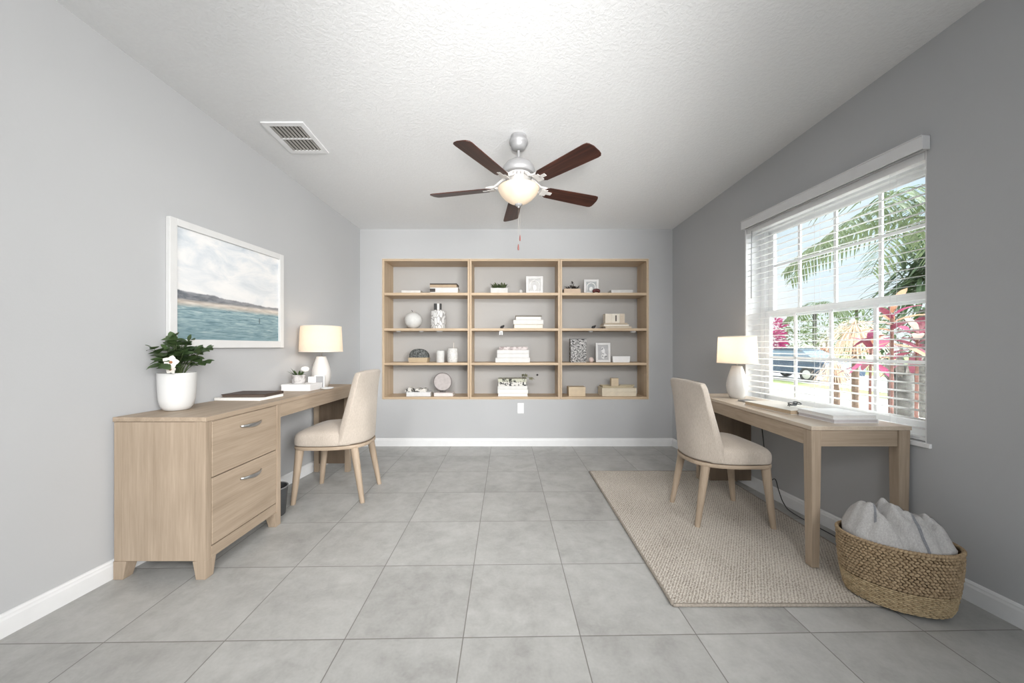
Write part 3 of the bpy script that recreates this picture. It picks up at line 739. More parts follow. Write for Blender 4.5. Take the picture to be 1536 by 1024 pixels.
# desk
dk = thing('writing_desk', 'light oak writing desk running from the filing cabinet along the left wall', 'desk', (-1.62, 2.72, 0))
a, b = CY1+.0006, DY1
MB().prism([(lb(a),a),(lf(a)+.003,a),(lf(b)+.003,b),(lb(b),b)], DT-.022, DT-.0002).build('tabletop', W_Y, dk, bevel=.0015)
MB().hexa([Vector((lf(a)-.024,a,.672)),Vector((lf(a)-.002,a,.672)),Vector((lf(b-.03)-.002,b-.03,.672)),Vector((lf(b-.03)-.024,b-.03,.672)),Vector((lf(a)-.024,a,DT-.0225)),Vector((lf(a)-.002,a,DT-.0225)),Vector((lf(b-.03)-.002,b-.03,DT-.0225)),Vector((lf(b-.03)-.024,b-.03,DT-.0225))]).build('apron', W_Y, dk, bevel=.001)
yp = DY1-.045
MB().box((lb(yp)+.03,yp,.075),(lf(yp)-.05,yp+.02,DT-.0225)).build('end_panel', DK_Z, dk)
for xx, nm in ((lf(yp)-.049, 'leg'), (lb(yp)+.002, 'leg')):
    MB().add([(xx+.004,yp-.004,0),(xx+.044,yp-.004,0),(xx+.044,yp+.038,0),(xx+.004,yp+.038,0),(xx,yp-.006,DT-.0225),(xx+.048,yp-.006,DT-.0225),(xx+.048,yp+.042,DT-.0225),(xx,yp+.042,DT-.0225)], [(3,2,1,0),(4,5,6,7),(0,1,5,4),(1,2,6,5),(2,3,7,6),(3,0,4,7)]).build(nm, W_Z, dk, bevel=.001)

# ------------------------------------------------------------------ right desk
RT = .722
RY0, RY1 = 1.750, 2.985
def rf(y): return 1.484 + .050*(y-1.757)
def rb(y): return xr(y) - .016
rd = thing('writing_desk', 'light oak writing desk under the window on the right wall', 'desk', (1.72, 2.3, 0))
MB().prism([(rf(RY0),RY0),(rb(RY0),RY0),(rb(RY1),RY1),(rf(RY1),RY1)], RT-.020, RT).build('tabletop', wood('pale_oak_top', (.44,.36,.28), (.60,.51,.41), 1, .28), rd, bevel=.002)
def taper_leg(x0, x1, y0, y1, z1, b=.006, zb=0):
    return MB().add([(x0+b,y0+b,zb),(x1-b,y0+b,zb),(x1-b,y1-b,zb),(x0+b,y1-b,zb),(x0,y0,z1),(x1,y0,z1),(x1,y1,z1),(x0,y1,z1)], [(3,2,1,0),(4,5,6,7),(0,1,5,4),(1,2,6,5),(2,3,7,6),(3,0,4,7)])
lx = rf(RY0)+.004
taper_leg(lx, lx+.050, RY0+.004, RY0+.056, RT-.0204, zb=.0155).build('leg', W_Z, rd, bevel=.002)
rx = rb(RY0)-.004
taper_leg(rx-.056, rx, RY0+.004, RY0+.056, RT-.0204).build('leg', W_Z, rd, bevel=.002)
MB().box((lx+.051,RY0+.010,.620),(rx-.057,RY0+.030,RT-.0204)).build('end_apron', W_X, rd, bevel=.001)
ya, yb = RY0+.057, RY1-.06
MB().hexa([Vector(p) for p in ((rf(ya)+.006,ya,.620),(rf(ya)+.026,ya,.620),(rf(yb)+.026,yb,.620),(rf(yb)+.006,yb,.620),(rf(ya)+.006,ya,RT-.0204),(rf(ya)+.026,ya,RT-.0204),(rf(yb)+.026,yb,RT-.0204),(rf(yb)+.006,yb,RT-.0204))]).build('front_apron', W_Y, rd, bevel=.001)
yp = RY1-.055
for xx in (rf(yp)+.004, rb(yp)-.052):
    taper_leg(xx, xx+.048, yp, yp+.048, RT-.0204, .004, .0155 if xx < 1.75 else 0).build('leg', W_Z, rd, bevel=.001)
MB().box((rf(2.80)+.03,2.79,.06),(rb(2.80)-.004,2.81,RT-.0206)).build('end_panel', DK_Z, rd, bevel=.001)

# ------------------------------------------------------------------ chairs
def outline(n=56, ex=0.):
    """seat plan (x forward), rounded front corners, barrel back"""
    pts = []
    for i in range(n):
        a = 2*PI*i/n; c, s = math.cos(a), math.sin(a)
        e = 6.0 if c > 0 else 2.7
        k = (abs(c)**e + abs(s)**e)**(-1/e)
        x = k*c*(.238 if c > 0 else .240); y = k*s*(.224 - (.022*max(0,-c)))
        pts.append((x*(1+ex), y*(1+ex)))
    return pts
def make_chair(label):
    t = thing('dining_chair', label, 'chair', (0,0,0), 'beige upholstered chairs at the two desks')
    # seat cushion
    rings = []
    for sc, z in ((.965,.388),(.990,.392),(1.0,.405),(1.003,.430),(1.0,.452),(.985,.467),(.95,.480),(.87,.492),(.72,.503),(.52,.511),(.30,.515),(.10,.516)):
        ring = []
        for x, y in outline():
            xx = max(x*sc, -.150) if True else x*sc
            zz = z - (.012*max(0,(xx+.02)/.24)**2 if z > .45 else 0)
            ring.append(Vector((xx, y*sc, zz)))
        rings.append(ring)
    MB().loft(rings).build('seat', M_LINEN, t, smooth=True, sub=1)
    # wooden seat frame
    rings = []
    for sc, z in ((.93,.366),(.985,.366),(.992,.372),(.992,.383),(.985,.3875),(.93,.3875)):
        rings.append([Vector((x*sc, y*sc, z)) for x, y in outline()])
    MB().loft(rings).build('seat_frame', W_X, t, smooth=True, autosm=.6)
    # backrest shell
    NS, NT_ = 20, 14; Z0, Z1 = .389, .885
    def outer(s, t_):
        w = .224 - .004*t_ - (.018*max(0,(t_-.90)/.1)**2)
        w *= (.965 + .035*min(1, t_*2.2))
        wrap = .125*(1-t_)**1.15 + .018
        y = w*math.sin(s*PI/2*.98)/math.sin(PI/2*.98)
        q = abs(y)/w
        x = -.238 - .006*t_ + wrap*q**3.0 + .030*max(0, 1-t_/.12)**2*(.25)
        z = Z0 + (Z1-Z0)*t_ - .010*max(0,(t_-.9)/.1)*q**4
        return Vector((x, y, z))
    rings = []
    def inner(s, t_):
        o = outer(s, t_); th = .050 - .006*t_ + .022*(1-t_)*(1-abs(s))
        return Vector((o.x + th*.96, o.y*(1 - .10*abs(s)**2 - .0), o.z))
    ss = [-1 + 2*i/NS for i in range(NS+1)]
    tt = [0,.02,.06,.14,.24,.34,.44,.54,.64,.74,.84,.91,.96,.99]
    for t_ in tt:
        ring = [outer(s, t_) for s in ss]
        e1 = inner(1, t_); o1 = outer(1, t_); ring.append(o1.lerp(e1,.5)+Vector((.004,.004,0)))
        ring += [inner(s, t_) for s in reversed(ss)]
        e0 = inner(-1, t_); o0 = outer(-1, t_); ring.append(o0.lerp(e0,.5)+Vector((.004,-.004,0)))
        rings.append(ring)
    last = rings[-1]; cen = [(outer(s,1).x+inner(s,1).x)/2 for s in ss]
    for f, dz in ((.72,.007),(.35,.010)):
        ring = []
        n = len(last)
        for k, p in enumerate(last):
            opp = last[(n-1-1-k) % n] if False else None
            # pull towards the mid line of the shell
            if k <= NS: c = (last[k] + last[2*NS+2-k])/2
            elif k == NS+1: c = last[k]
            elif k <= 2*NS+2: c = (last[k] + last[2*NS+2-k])/2
            else: c = last[k]
            q = c.lerp(p, f); ring.append(Vector((q.x, q.y*(1-.02*(1-f)), p.z + dz)))
        rings.append(ring)
    MB().loft(rings).build('backrest', M_LINEN, t, smooth=True, sub=1)
    # legs
    for (xt, yt, xb, yb) in ((.185,-.180,.222,-.196),(.185,.180,.222,.196),(-.165,-.150,-.228,-.172),(-.165,.150,-.228,.172)):
        m = MB(); rings = []
        for f in (0,.03,.25,.5,.75,1):
            c = Vector((xb + (xt-xb)*f, yb + (yt-yb)*f, .3685*f)); r = .0155 + (.027-.0155)*f**.9
            rings.append([c + Vector((r*math.cos(a), r*math.sin(a), 0)) for a in [2*PI*k/16 for k in range(16)]])
        m.loft(rings).build('leg', W_Z, t, smooth=True, autosm=.8)
    return t
def copy_tree(o, parent=None):
    c = o.copy(); COL.objects.link(c)
    if parent is not None: c.parent = parent
    for ch in list(o.children): copy_tree(ch, c)
    return c
RUGZ = .012
ch1 = make_chair('beige upholstered chair with tapered oak legs standing on the rug at the right desk')
ch2 = copy_tree(ch1)
ch1.location = (1.368, 2.345, RUGZ+.0005)
ch2['label'] = 'beige upholstered chair with tapered oak legs on the tiles at the left desk'
ch2.location = (-1.318, 2.700, 0.0005); ch2.rotation_euler.z = PI + .02; ch2.scale = (1.06,1.0,1.058)

# ------------------------------------------------------------------ rug
def rug_mat():
    t = NT('woven_beige_rug'); v = t.coord(rot=(0,0,.6))
    w = t.node('ShaderNodeTexWave'); w.inputs['Scale'].default_value = 26; w.inputs['Distortion'].default_value = 5; w.inputs['Detail'].default_value = 2; w.inputs['Detail Scale'].default_value = 3.2
    t.link(v, w.inputs['Vector'])
    n = t.noise(t.coord(scale=(1,1.3,1)), 85, 3, .6); big = t.noise(v, 3, 3)
    k = t.math('ADD', t.math('MULTIPLY', w.outputs['Fac'], .22), t.math('ADD', t.math('MULTIPLY', n, .58), t.math('MULTIPLY', big, .2)))
    t.color(t.ramp(k, [(.30,(.27,.235,.195)),(.48,(.52,.475,.42)),(.70,(.68,.635,.57))])); t.set(Roughness=.98, Specular_IOR_Level=.05)
    t.bump(k, .8, .008); return t.m
rx0, rx1, ry0, ry1 = .692, 1.80, 1.518, 3.14
t = thing('area_rug', 'woven beige area rug lying on the tiles under the right chair and desk', 'rug', ((rx0+rx1)/2, (ry0+ry1)/2, 0))
MB().box((rx0,ry0,.0005),(rx1,ry1,RUGZ)).build('pile', rug_mat(), t, bevel=.004)
m = MB()
NB = 70
for (p, q) in (((rx0,ry0),(rx1,ry0)),((rx0,ry0),(rx0,ry1)),((rx0,ry1),(rx1,ry1)),((rx1,ry0),(rx1,ry1))):
    L = math.hypot(q[0]-p[0], q[1]-p[1]); n = int(L/.016)
    m.tube([(p[0]+(q[0]-p[0])*i/n, p[1]+(q[1]-p[1])*i/n, .0075) for i in range(n+1)], [.0068 + .0012*(i%2) for i in range(n+1)], 6)
m.build('bound_edge', plain('rug_binding', (.30,.265,.225), .95, var=.2, scale=120), t, smooth=True)

# ------------------------------------------------------------------ basket + throw
BC = Vector((1.682, 1.548, .013)); BA, BB_, BR = .196, .132, math.radians(-25); BH = .272
def ellp(a, f, z, da=0.):
    x, y = (BA*f+da)*math.cos(a), (BB_*f+da)*math.sin(a)
    return BC + Vector((x*math.cos(BR)-y*math.sin(BR), x*math.sin(BR)+y*math.cos(BR), z))
def bf(z): return .80 + .06*min(1, max(0, z)/.03)**.5 + .14*math.sin(min(1, z/BH*1.05)*PI/2)**.9 if z > 0 else .80
bk_ = thing('wicker_basket', 'oval woven seagrass basket on the floor by the right desk leg', 'basket', BC)
def grass(name, a, b):
    t = NT(name); n = t.noise(t.coord(), 60, 4, .65); q = t.noise(t.coord(scale=(1,1,4)), 140, 2)
    k = t.math('ADD', t.math('MULTIPLY', n, .6), t.math('MULTIPLY', q, .4))
    t.color(t.ramp(k, [(.34,a),(.66,b)])); t.set(Roughness=.75, Specular_IOR_Level=.25); return t.m
M_GR1 = grass('seagrass_braid', (.20,.135,.075), (.47,.355,.225)); M_GR2 = grass('seagrass_wrapped', (.27,.195,.105), (.55,.43,.27))
def stitch_rows(m, z0, z1, rows, nst, slant, thick, fat=1.):
    dz = (z1-z0)/rows
    for r in range(rows):
        z = z0 + dz*(r+.5)
        for k in range(nst):
            a = 2*PI*(k + .5*(r % 2))/nst
            p = ellp(a, bf(z), z); p2 = ellp(a+.01, bf(z), z); tg = (p2-p).normalized(); nr = Vector((tg.y,-tg.x,0))
            step = (ellp(a+2*PI/nst, bf(z), z)-p).length
            sl = slant*(1 if r % 2 == 0 else -1) if slant else 0
            d = (tg*math.cos(sl) + Vector((0,0,1))*math.sin(sl)).normalized()
            M = Matrix((d, nr, d.cross(nr))).transposed().to_4x4()
            j = 1 + random.uniform(-.12,.12)
            m.ell(p + nr*random.uniform(-.001,.001), (step*.68*j, thick, dz*.50*fat*j), 6, 4, M)
m = MB(); stitch_rows(m, .098, BH-.010, 13, 74, .62, .0062, 1.0); m.build('braided_wall', M_GR1, bk_, smooth=True)
m = MB(); stitch_rows(m, .006, .096, 11, 40, 0, .0052, 1.05); m.build('wrapped_base_band', M_GR2, bk_, smooth=True)
m = MB()
for k in range(96):
    a = 2*PI*k/96; p = ellp(a, bf(BH), BH-.004); tg = (ellp(a+.01,1,BH)-ellp(a,1,BH)).normalized(); nr = Vector((tg.y,-tg.x,0))
    d = (tg*.75 + Vector((0,0,.55))).normalized(); M = Matrix((d, nr, d.cross(nr))).transposed().to_4x4()
    m.ell(p, (.0115,.0085,.0065), 6, 4, M)
m.build('rim', M_GR1, bk_, smooth=True)
m = MB(); rings = [[ellp(2*PI*i/48, bf(z), z, -.006) for i in range(48)] for z in (.003,.05,.1,.15,.2,.25,BH-.006)]
rings = [[ellp(2*PI*i/48, bf(0), .001, -.007) for i in range(48)]] + rings
m.loft(rings, True, False); m.build('liner', plain('dark_basket_core', (.13,.085,.045), .9, var=.2), bk_, smooth=True)
# throw: folded heap as a fine height field
def heap(xl_, yl_):                                  # local coords along basket axes
    fx, fy = xl_/BA, yl_/BB_
    r = math.hypot(fx, fy)
    base = BH - .034 + .088*max(0, 1-r**3.2)
    p = Vector((xl_*7, yl_*7, .3))
    left = .085*math.exp(-(((xl_+.105)/.075)**2 + ((yl_-.020)/.085)**2)*1.0)
    mid = .066*math.exp(-(((xl_+.000)/.075)**2 + ((yl_+.015)/.085)**2)**1.6)
    right = .064*math.exp(-(((xl_-.118)/.050)**2 + ((yl_+.0)/.07)**2)**1.5)
    u_ = xl_ + yl_*.45 + .022*noise.noise(Vector((xl_*11, yl_*11, 2.)))
    fold = .007*math.sin(u_*95 + 4*noise.noise(p)) + .006*math.sin((yl_*1.3 - xl_*.6)*85 + 5*noise.noise(p))
    fold += .022*(noise.noise(Vector((xl_*15, yl_*15, 1.7)))) + .008*noise.noise(Vector((xl_*38, yl_*38, .4)))
    dip = -.045*math.exp(-((u_+.058)/.011)**2) - .040*math.exp(-((u_-.072)/.010)**2)
    return base + left + mid + right + (fold + dip)*max(.25, 1-r*.55)
NXH, NYH = 110, 80; vs = []; fs = []; grid = {}
def toW(x, y, z): return BC + Vector((x*math.cos(BR)-y*math.sin(BR), x*math.sin(BR)+y*math.cos(BR), z))
m = MB()
NR_, NA = 46, 150
rings = []
for j in range(NR_+1):
    f = 1 - j/NR_
    ring = []
    for i in range(NA):
        a = 2*PI*i/NA; rr = max(f, .004)*.915
        x, y = BA*rr*math.cos(a), BB_*rr*math.sin(a)
        ring.append(toW(x, y, heap(x, y)))
    rings.append(ring)
skirt = [[Vector((p.x, p.y, BH-.09)) for p in rings[0]]]
skirt = [[BC + (Vector((p.x,p.y,0))-BC)*.96 + Vector((0,0,BH-.10)) for p in rings[0]]]
m.loft(skirt + rings)
M_THROW = fabric('pale_grey_throw', (.34,.33,.325), (.50,.49,.48), 260)
th = thing('throw_blanket', 'crumpled pale grey throw with darker stripes bundled in the seagrass basket', 'blanket', BC + Vector((0,0,BH-.1)))
m.build('cloth', M_THROW, th, smooth=True)
def ribbon(pts, w, name):
    m = MB(); L = []; Rr = []
    for i, (x, y) in enumerate(pts):
        x2, y2 = pts[min(i+1,len(pts)-1)]; x1, y1 = pts[max(i-1,0)]
        d = Vector((x2-x1, y2-y1)).normalized(); n = Vector((-d.y, d.x))*w/2
        row = []
        for k in (-1,-.5,0,.5,1):
            q = (x+n.x*k, y+n.y*k); row.append(toW(q[0], q[1], heap(*q)+.0022))
        L.append(row)
    m.loft(L, False, False, closed=False); m.build(name, fabric('grey_blue_stripe', (.17,.175,.19), (.27,.275,.295), 260), th, smooth=True)
def path(ctrl, n=40):
    out = []
    for i in range(n+1):
        f = i/n*(len(ctrl)-1); k = min(int(f), len(ctrl)-2); g = f-k
        p = [Vector(ctrl[max(0,min(len(ctrl)-1,k+o))]) for o in (-1,0,1,2)]
        q = .5*((2*p[1]) + (-p[0]+p[2])*g + (2*p[0]-5*p[1]+4*p[2]-p[3])*g*g + (-p[0]+3*p[1]-3*p[2]+p[3])*g**3)
        out.append((q.x, q.y))
    return out
ribbon(path([(-.095,.085),(-.085,.03),(-.075,-.01),(-.09,-.06)]), .008, 'stripe')
ribbon(path([(-.06,.07),(.0,.035),(.035,-.01),(.04,-.06),(.055,-.120)]), .013, 'stripe')
ribbon(path([(.06,.06),(.11,.035),(.15,.01)]), .007, 'stripe')

# ------------------------------------------------------------------ lamps
def lamp(cx, cy, z0, Rb, hb, r_top, zb, zt, Rs, label):
    t = thing('table_lamp', label, 'lamp', (cx, cy, z0), 'white table lamps with lit linen shades')
    prof = [(.62,0),(.66,.004),(.80,.10),(.93,.22),(1.0,.36),(.985,.46),(.90,.60),(.76,.75),(.62,.88),(.52,.965),(.50,1.0)]
    MB().lathe([(Rb*r, max(.0, hb*z)) for r, z in prof] + [(Rb*.12, hb)], (cx,cy,z0), 40).build('base', M_CERAM2, t, smooth=True, autosm=.9)
    MB().tube([(cx,cy,z0+hb-.004),(cx,cy,zb+.09)], .0055, 10).build('stem', M_STEEL, t, smooth=True)
    MB().lathe([(.012,0),(.03,.02),(.032,.055),(.02,.085),(.004,.095)], (cx,cy,zb+.09), 18).build('bulb', emis('warm_bulb', (1,.80,.58), 5), t, smooth=True)
    n = 56; m = MB()
    rt = Rs*.935
    m.lathe([(Rs,zb),(rt,zt)], (cx,cy,0), n, False, False)
    sh = m.build('shade', M_SHADE, t, smooth=True)
    MT = plain('shade_trim_cloth', (.78,.70,.60), .9)
    for r, z in ((Rs,zb),(rt,zt)):
        MB().lathe([(r-.0015,z-.0035),(r+.0012,z-.0035),(r+.0012,z+.0035),(r-.0015,z+.0035),(r-.0015,z-.0035)], (cx,cy,0), n, False, False).build('shade_trim', MT, sh, smooth=True)
    m = MB()
    for k in range(3):
        a = 2*PI*k/3+.3; m.tube([(cx,cy,zt-.02),(cx+rt*math.cos(a),cy+rt*math.sin(a),zt-.004)], .0015, 5)
    m.build('spider', M_STEEL, sh)
    L = bpy.data.lights.new('lamp_bulb_light', 'POINT'); L.energy = 7.5; L.color = (1,.80,.60); L.shadow_soft_size = .03
    lo = bpy.data.objects.new('lamp_bulb_light', L); COL.objects.link(lo); lo.location = (cx, cy, zb+.215 if zb+.215 < zt else zt-.01)
    lo.location = (cx, cy, (zb+zt)/2 + .01)
    return t
def emis(name, c, s):
    t = NT(name); t.color(c); t.b.inputs['Emission Color'].default_value = (*c, 1); t.b.inputs['Emission Strength'].default_value = s; return t.m
lamp(-1.598, 2.96, DT, .0745, .256, .5, 1.077, 1.285, .164, 'white ceramic table lamp with warm drum shade at the far end of the left desk')
lamp(1.735, 2.725, RT, .0725, .246, .5, .993, 1.194, .136, 'white ceramic table lamp with warm drum shade at the far end of the right desk')

# ------------------------------------------------------------------ left desk things
px, py, pz = -1.795, 1.895, DT+.0002
t = thing('potted_plant', 'leafy green plant with a white flower in a white pot on the filing cabinet', 'plant', (px,py,pz))
R = .105
MB().lathe([(.045,0),(.054,.004),(.067,.022),(.0745,.055),(.078,.10),(.0795,.17),(.080,.199),(.0755,.200),(.074,.174),(.0,.172)], (px,py,pz), 48, True, False).build('pot', M_CERAM, t, smooth=True, autosm=.9)
MB().lathe([(.073,.165),(.073,.178),(.04,.186),(.001,.188)], (px,py,pz), 32).build('soil', M_SOIL, t, smooth=True)
mS, mL = MB(), MB()
random.seed(21)
tips = []
for i in range(26):
    a = i*2.39996 + random.uniform(-.25,.25); out = random.uniform(.03,.15); hgt = random.uniform(.04,.13)
    if i < 5: out, hgt = random.uniform(.01,.05), random.uniform(.13,.185)
    dx, dy = math.cos(a)*out*1.05, math.sin(a)*out
    if dx < -.06: dx *= .8; dy -= abs(dx)*.5
    p0 = Vector((px+dx*.2, py+dy*.2, pz+.18)); p2 = Vector((px+dx, py+dy, pz+.205+hgt))
    p2.x = max(p2.x, xl(p2.y)+.085)
    p1 = p0.lerp(p2,.5) + Vector((-dx*.15,-dy*.15,.03))
    pts = [(1-f)**2*p0 + 2*f*(1-f)*p1 + f*f*p2 for f in [k/6 for k in range(7)]]
    mS.tube(pts, [.0026-.0002*k for k in range(7)], 5)
    for k in (3,5,6):
        for sgn in (-1,1):
            dirn = (pts[k]-pts[k-1]).normalized(); side = dirn.cross(Vector((0,0,1)))
            if side.length < .3: side = Vector((math.cos(k*2.4+i),math.sin(k*2.4+i),0))
            side.normalize()
            d = dirn*.35 + side*sgn*.9 + Vector((0,0,random.uniform(-.35,.25)))
            ln = random.uniform(.044,.066)
            e = pts[k] + d.normalized()*ln
            if e.x < xl(e.y)+.035: continue
            up = Vector((random.uniform(-.5,.5), -.45, 1))
            mL.leaf(pts[k], d, up, ln, ln*.72, 6, random.uniform(.05,.3), .18)
    d = (pts[-1]-pts[-2]).normalized()
    if (pts[-1]+d*.05).x > xl(pts[-1].y)+.035: mL.leaf(pts[-1], d+Vector((0,-.2,0)), (0,-.5,1), .046, .030, 6, .15, .18)
mS.build('stems', plain('green_stem', (.06,.085,.03), .6), t, smooth=True)
mL.build('foliage', M_LEAF, t, smooth=True)
def flower(c, nrm, r, name='flower'):
    nrm = Vector(nrm).normalized(); a = nrm.orthogonal().normalized(); b = nrm.cross(a); m = MB()
    for k in range(5):
        an = 2*PI*k/5; m.leaf(c, a*math.cos(an)+b*math.sin(an)+nrm*.25, nrm, r, r*.85, 5, .0, .1)
    o = m.build(name, plain('white_petal', (.80,.77,.72), .7), t, smooth=True)
    m = MB(); m.ell(Vector(c)+nrm*.006, r*.2, 10, 6); m.build('flower_centre', plain('rust_stamen', (.30,.13,.06), .8, var=.3, scale=200), o, smooth=True)
flower((px+.062, py-.098, pz+.258), (.45,-1,.15), .036)
flower((px+.064, py-.102, pz+.224), (.3,-1,-.4), .026)

t = thing('notepad', 'white notepad under the brown notebook on the left desk', 'notepad', (-1.712, 2.31, DT))
Mx = Matrix.Translation((-1.712,2.31,DT)) @ Matrix.Rotation(-.05,4,'Z')
MB().box((-.150,-.105,.0002),(.150,.105,.016), Mx).build('pages', M_PAGEW, t, bevel=.003)
MB().box((-.150,-.105,.0162),(.150,.105,.0185), Mx).build('cover', pm((.76,.74,.71)), t)
t = thing('notebook', 'dark brown leather notebook lying on the white notepad', 'notebook', (-1.700, 2.325, DT+.0187))
Mx = Matrix.Translation((-1.700,2.325,DT+.0187)) @ Matrix.Rotation(.03,4,'Z')
m = MB(); m.box((-.135,-.095,0),(.135,.095,.0025), Mx); m.box((-.135,-.095,.0145),(.135,.095,.018), Mx); m.box((-.135,.0925,.0025),(.135,.095,.0145), Mx)
m.build('cover', plain('brown_leather', (.055,.033,.025), .5, var=.2, scale=60), t)
MB().box((-.131,-.092,.0026),(.131,.092,.0144), Mx).build('pages', pm((.10,.075,.06), .8), t)
t = thing('storage_box', 'flat white box under the small succulent on the left desk', 'box', (-1.645, 2.77, DT))
MB().box((-1.757,2.69,DT+.0002),(-1.537,2.86,DT+.034)).build('box_base', M_WHITE, t, bevel=.001)
MB().box((-1.7585,2.6885,DT+.0342),(-1.5355,2.8615,DT+.050)).build('box_lid', M_WHITE, t, bevel=.002)
m = MB(); m.box((-1.76,2.71,DT+.012),(-1.757,2.76,DT+.022)); m.build('pull_tab', M_BLACK, t)
sx_, sy_, sz_ = -1.675, 2.775, DT+.0502
t = thing('potted_succulent', 'small spiky succulent with a white bloom in a mottled grey pot on the white box', 'plant', (sx_,sy_,sz_))
MB().lathe([(.042,0),(.046,.004),(.051,.068),(.047,.068),(.044,.055),(.001,.055)], (sx_,sy_,sz_), 28, True, False).build('pot', patt_mat('marbled_grey', (.26,.24,.23), (.56,.54,.53), 22, .38, .58), t, smooth=True, autosm=.9)
m = MB()
for k in range(18):
    a = random.uniform(0,2*PI); z = random.uniform(.5,1.8)
    m.leaf((sx_+.015*math.cos(a),sy_+.015*math.sin(a),sz_+.054), (math.cos(a),math.sin(a),z), (0,0,1), random.uniform(.05,.085), .015, 4, .02, .4)
m.build('foliage', M_LEAF, t, smooth=True)
fl = MB(); fl.ell((sx_+.055,sy_-.01,sz_+.112), (.032,.026,.022), 14, 10); fl.build('bloom', plain('white_bloom', (.82,.80,.77), .8, var=.05, scale=90), t, smooth=True)
MB().tube([(sx_+.01,sy_,sz_+.05),(sx_+.04,sy_-.006,sz_+.08),(sx_+.052,sy_-.01,sz_+.10)], .0022, 5).build('bloom_stem', M_LEAF, t)
t = thing('white_dish', 'small white dish in front of the lamp base on the left desk', 'dish', (-1.480, 2.83, DT))
MB().lathe([(.03,.0002),(.045,.004),(.050,.012),(.046,.012),(.04,.007),(.001,.007)], (-1.480,2.83,DT), 28, True, False).build('bowl', M_CERAM, t, smooth=True)
t = thing('tabletop_frame', 'small white tabletop frame with a grey panel beside the succulent box', 'frame', (-1.59, 2.868, DT))
Mx = Matrix.Translation((-1.592,2.868,DT+.0003)) @ Matrix.Rotation(.10,4,'Z')
m = MB(); m.box((-.010,-.004,0),(-.0,.012,.105), Mx); m.box((.058,-.004,0),(.066,.012,.105), Mx); m.box((0,-.004,.097),(.058,.012,.105), Mx); m.box((0,-.004,0),(.058,.012,.008), Mx); m.box((-.060,-.001,0),(-.010,.010,.095), Mx)
m.build('frame', M_WHITE, t, bevel=.001)
MB().box((0,.002,.008),(.058,.008,.097), Mx).build('panel', pm((.34,.34,.345), .4), t)

# waste bin under the left desk
t = thing('waste_bin', 'small black waste bin on the floor under the left desk beside the cabinet', 'bin', (-1.59, 2.345, 0))
MB().lathe([(.070,.0005),(.074,.004),(.089,.185),(.085,.185),(.072,.012),(.001,.010)], (-1.59,2.345,0), 32, True, False).build('bucket', M_DKGREY, t, smooth=True, autosm=.9)
m = MB(); m.tube([(-1.59+.088*math.cos(2*PI*i/36), 2.345+.088*math.sin(2*PI*i/36), .186) for i in range(37)], .004, 6, False); m.build('rim', plain('grey_rim', (.20,.20,.205), .35), t, smooth=True)

# ------------------------------------------------------------------ right desk things
zt = RT+.0002
def flat_book(cx, cy, L, W, h, rz, z, label, col, pagec, group=None, name='book'):
    t = thing(name, label, 'book', (cx,cy,z), group)
    Mx = Matrix.Translation((cx,cy,z)) @ Matrix.Rotation(rz,4,'Z')
    m = MB(); c = .003; m.box((-W/2,-L/2,0),(W/2,L/2,c), Mx); m.box((-W/2,-L/2,h-c),(W/2,L/2,h), Mx); m.box((W/2-c,-L/2,c),(W/2,L/2,h-c), Mx)
    m.build('cover', col, t)
    MB().box((-W/2+.003,-L/2+.003,c),(W/2-c,L/2-.003,h-c), Mx).build('pages', pagec, t)
    return t
flat_book(1.715, 2.235, .36, .235, .026, .09, zt, 'large tan-edged sketchbook lying flat on the right desk behind the white books', pm((.70,.665,.61), .5), plain('tan_page_edges', (.50,.39,.27), .8, var=.1, scale=200))
flat_book(1.773, 1.935, .225, .235, .020, .03, zt, 'lower of the two white books at the near end of the right desk', pm((.78,.775,.78), .5), plain('mauve_page_edges', (.58,.55,.56), .8, var=.06, scale=200), 'white books on the right desk')
flat_book(1.770, 1.938, .22, .230, .019, .03, zt+.0202, 'upper of the two white books at the near end of the right desk', pm((.80,.80,.80), .5), M_PAGEW, 'white books on the right desk')
flat_book(1.700, 2.525, .12, .085, .010, .25, zt, 'small dark grey notebook beside the right lamp base', pm((.12,.12,.12), .5), M_PAGEW, name='pocket_notebook')
gz = zt+.0262
t = thing('eyeglasses', 'black folded eyeglasses lying on the tan-edged sketchbook', 'glasses', (1.70, 2.13, gz))
Mx = Matrix.Translation((1.705,2.13,gz+.026)) @ Matrix.Rotation(.55,4,'Z') @ Matrix.Rotation(.30,4,'X')
m = MB()
for s in (-1,1):
    m.tube([Mx @ Vector((s*.036+.026*math.cos(2*PI*i/24), .019*math.sin(2*PI*i/24), 0)) for i in range(25)], .0032, 6, False)
m.tube([Mx @ Vector((-.010,.004,0)), Mx @ Vector((0,.008,.002)), Mx @ Vector((.010,.004,0))], .003, 6)
m.build('rims', M_BLACK, t, smooth=True)
for s in (-1,1):
    MB().tube([Mx @ Vector((s*.062,.008,0)), Mx @ Vector((s*.060,.010,-.012)), Mx @ Vector((-s*.02,.012+.004*s,-.016)), Mx @ Vector((-s*.05,.004,-.014))], .0026, 6).build('temple', M_BLACK, t, smooth=True)

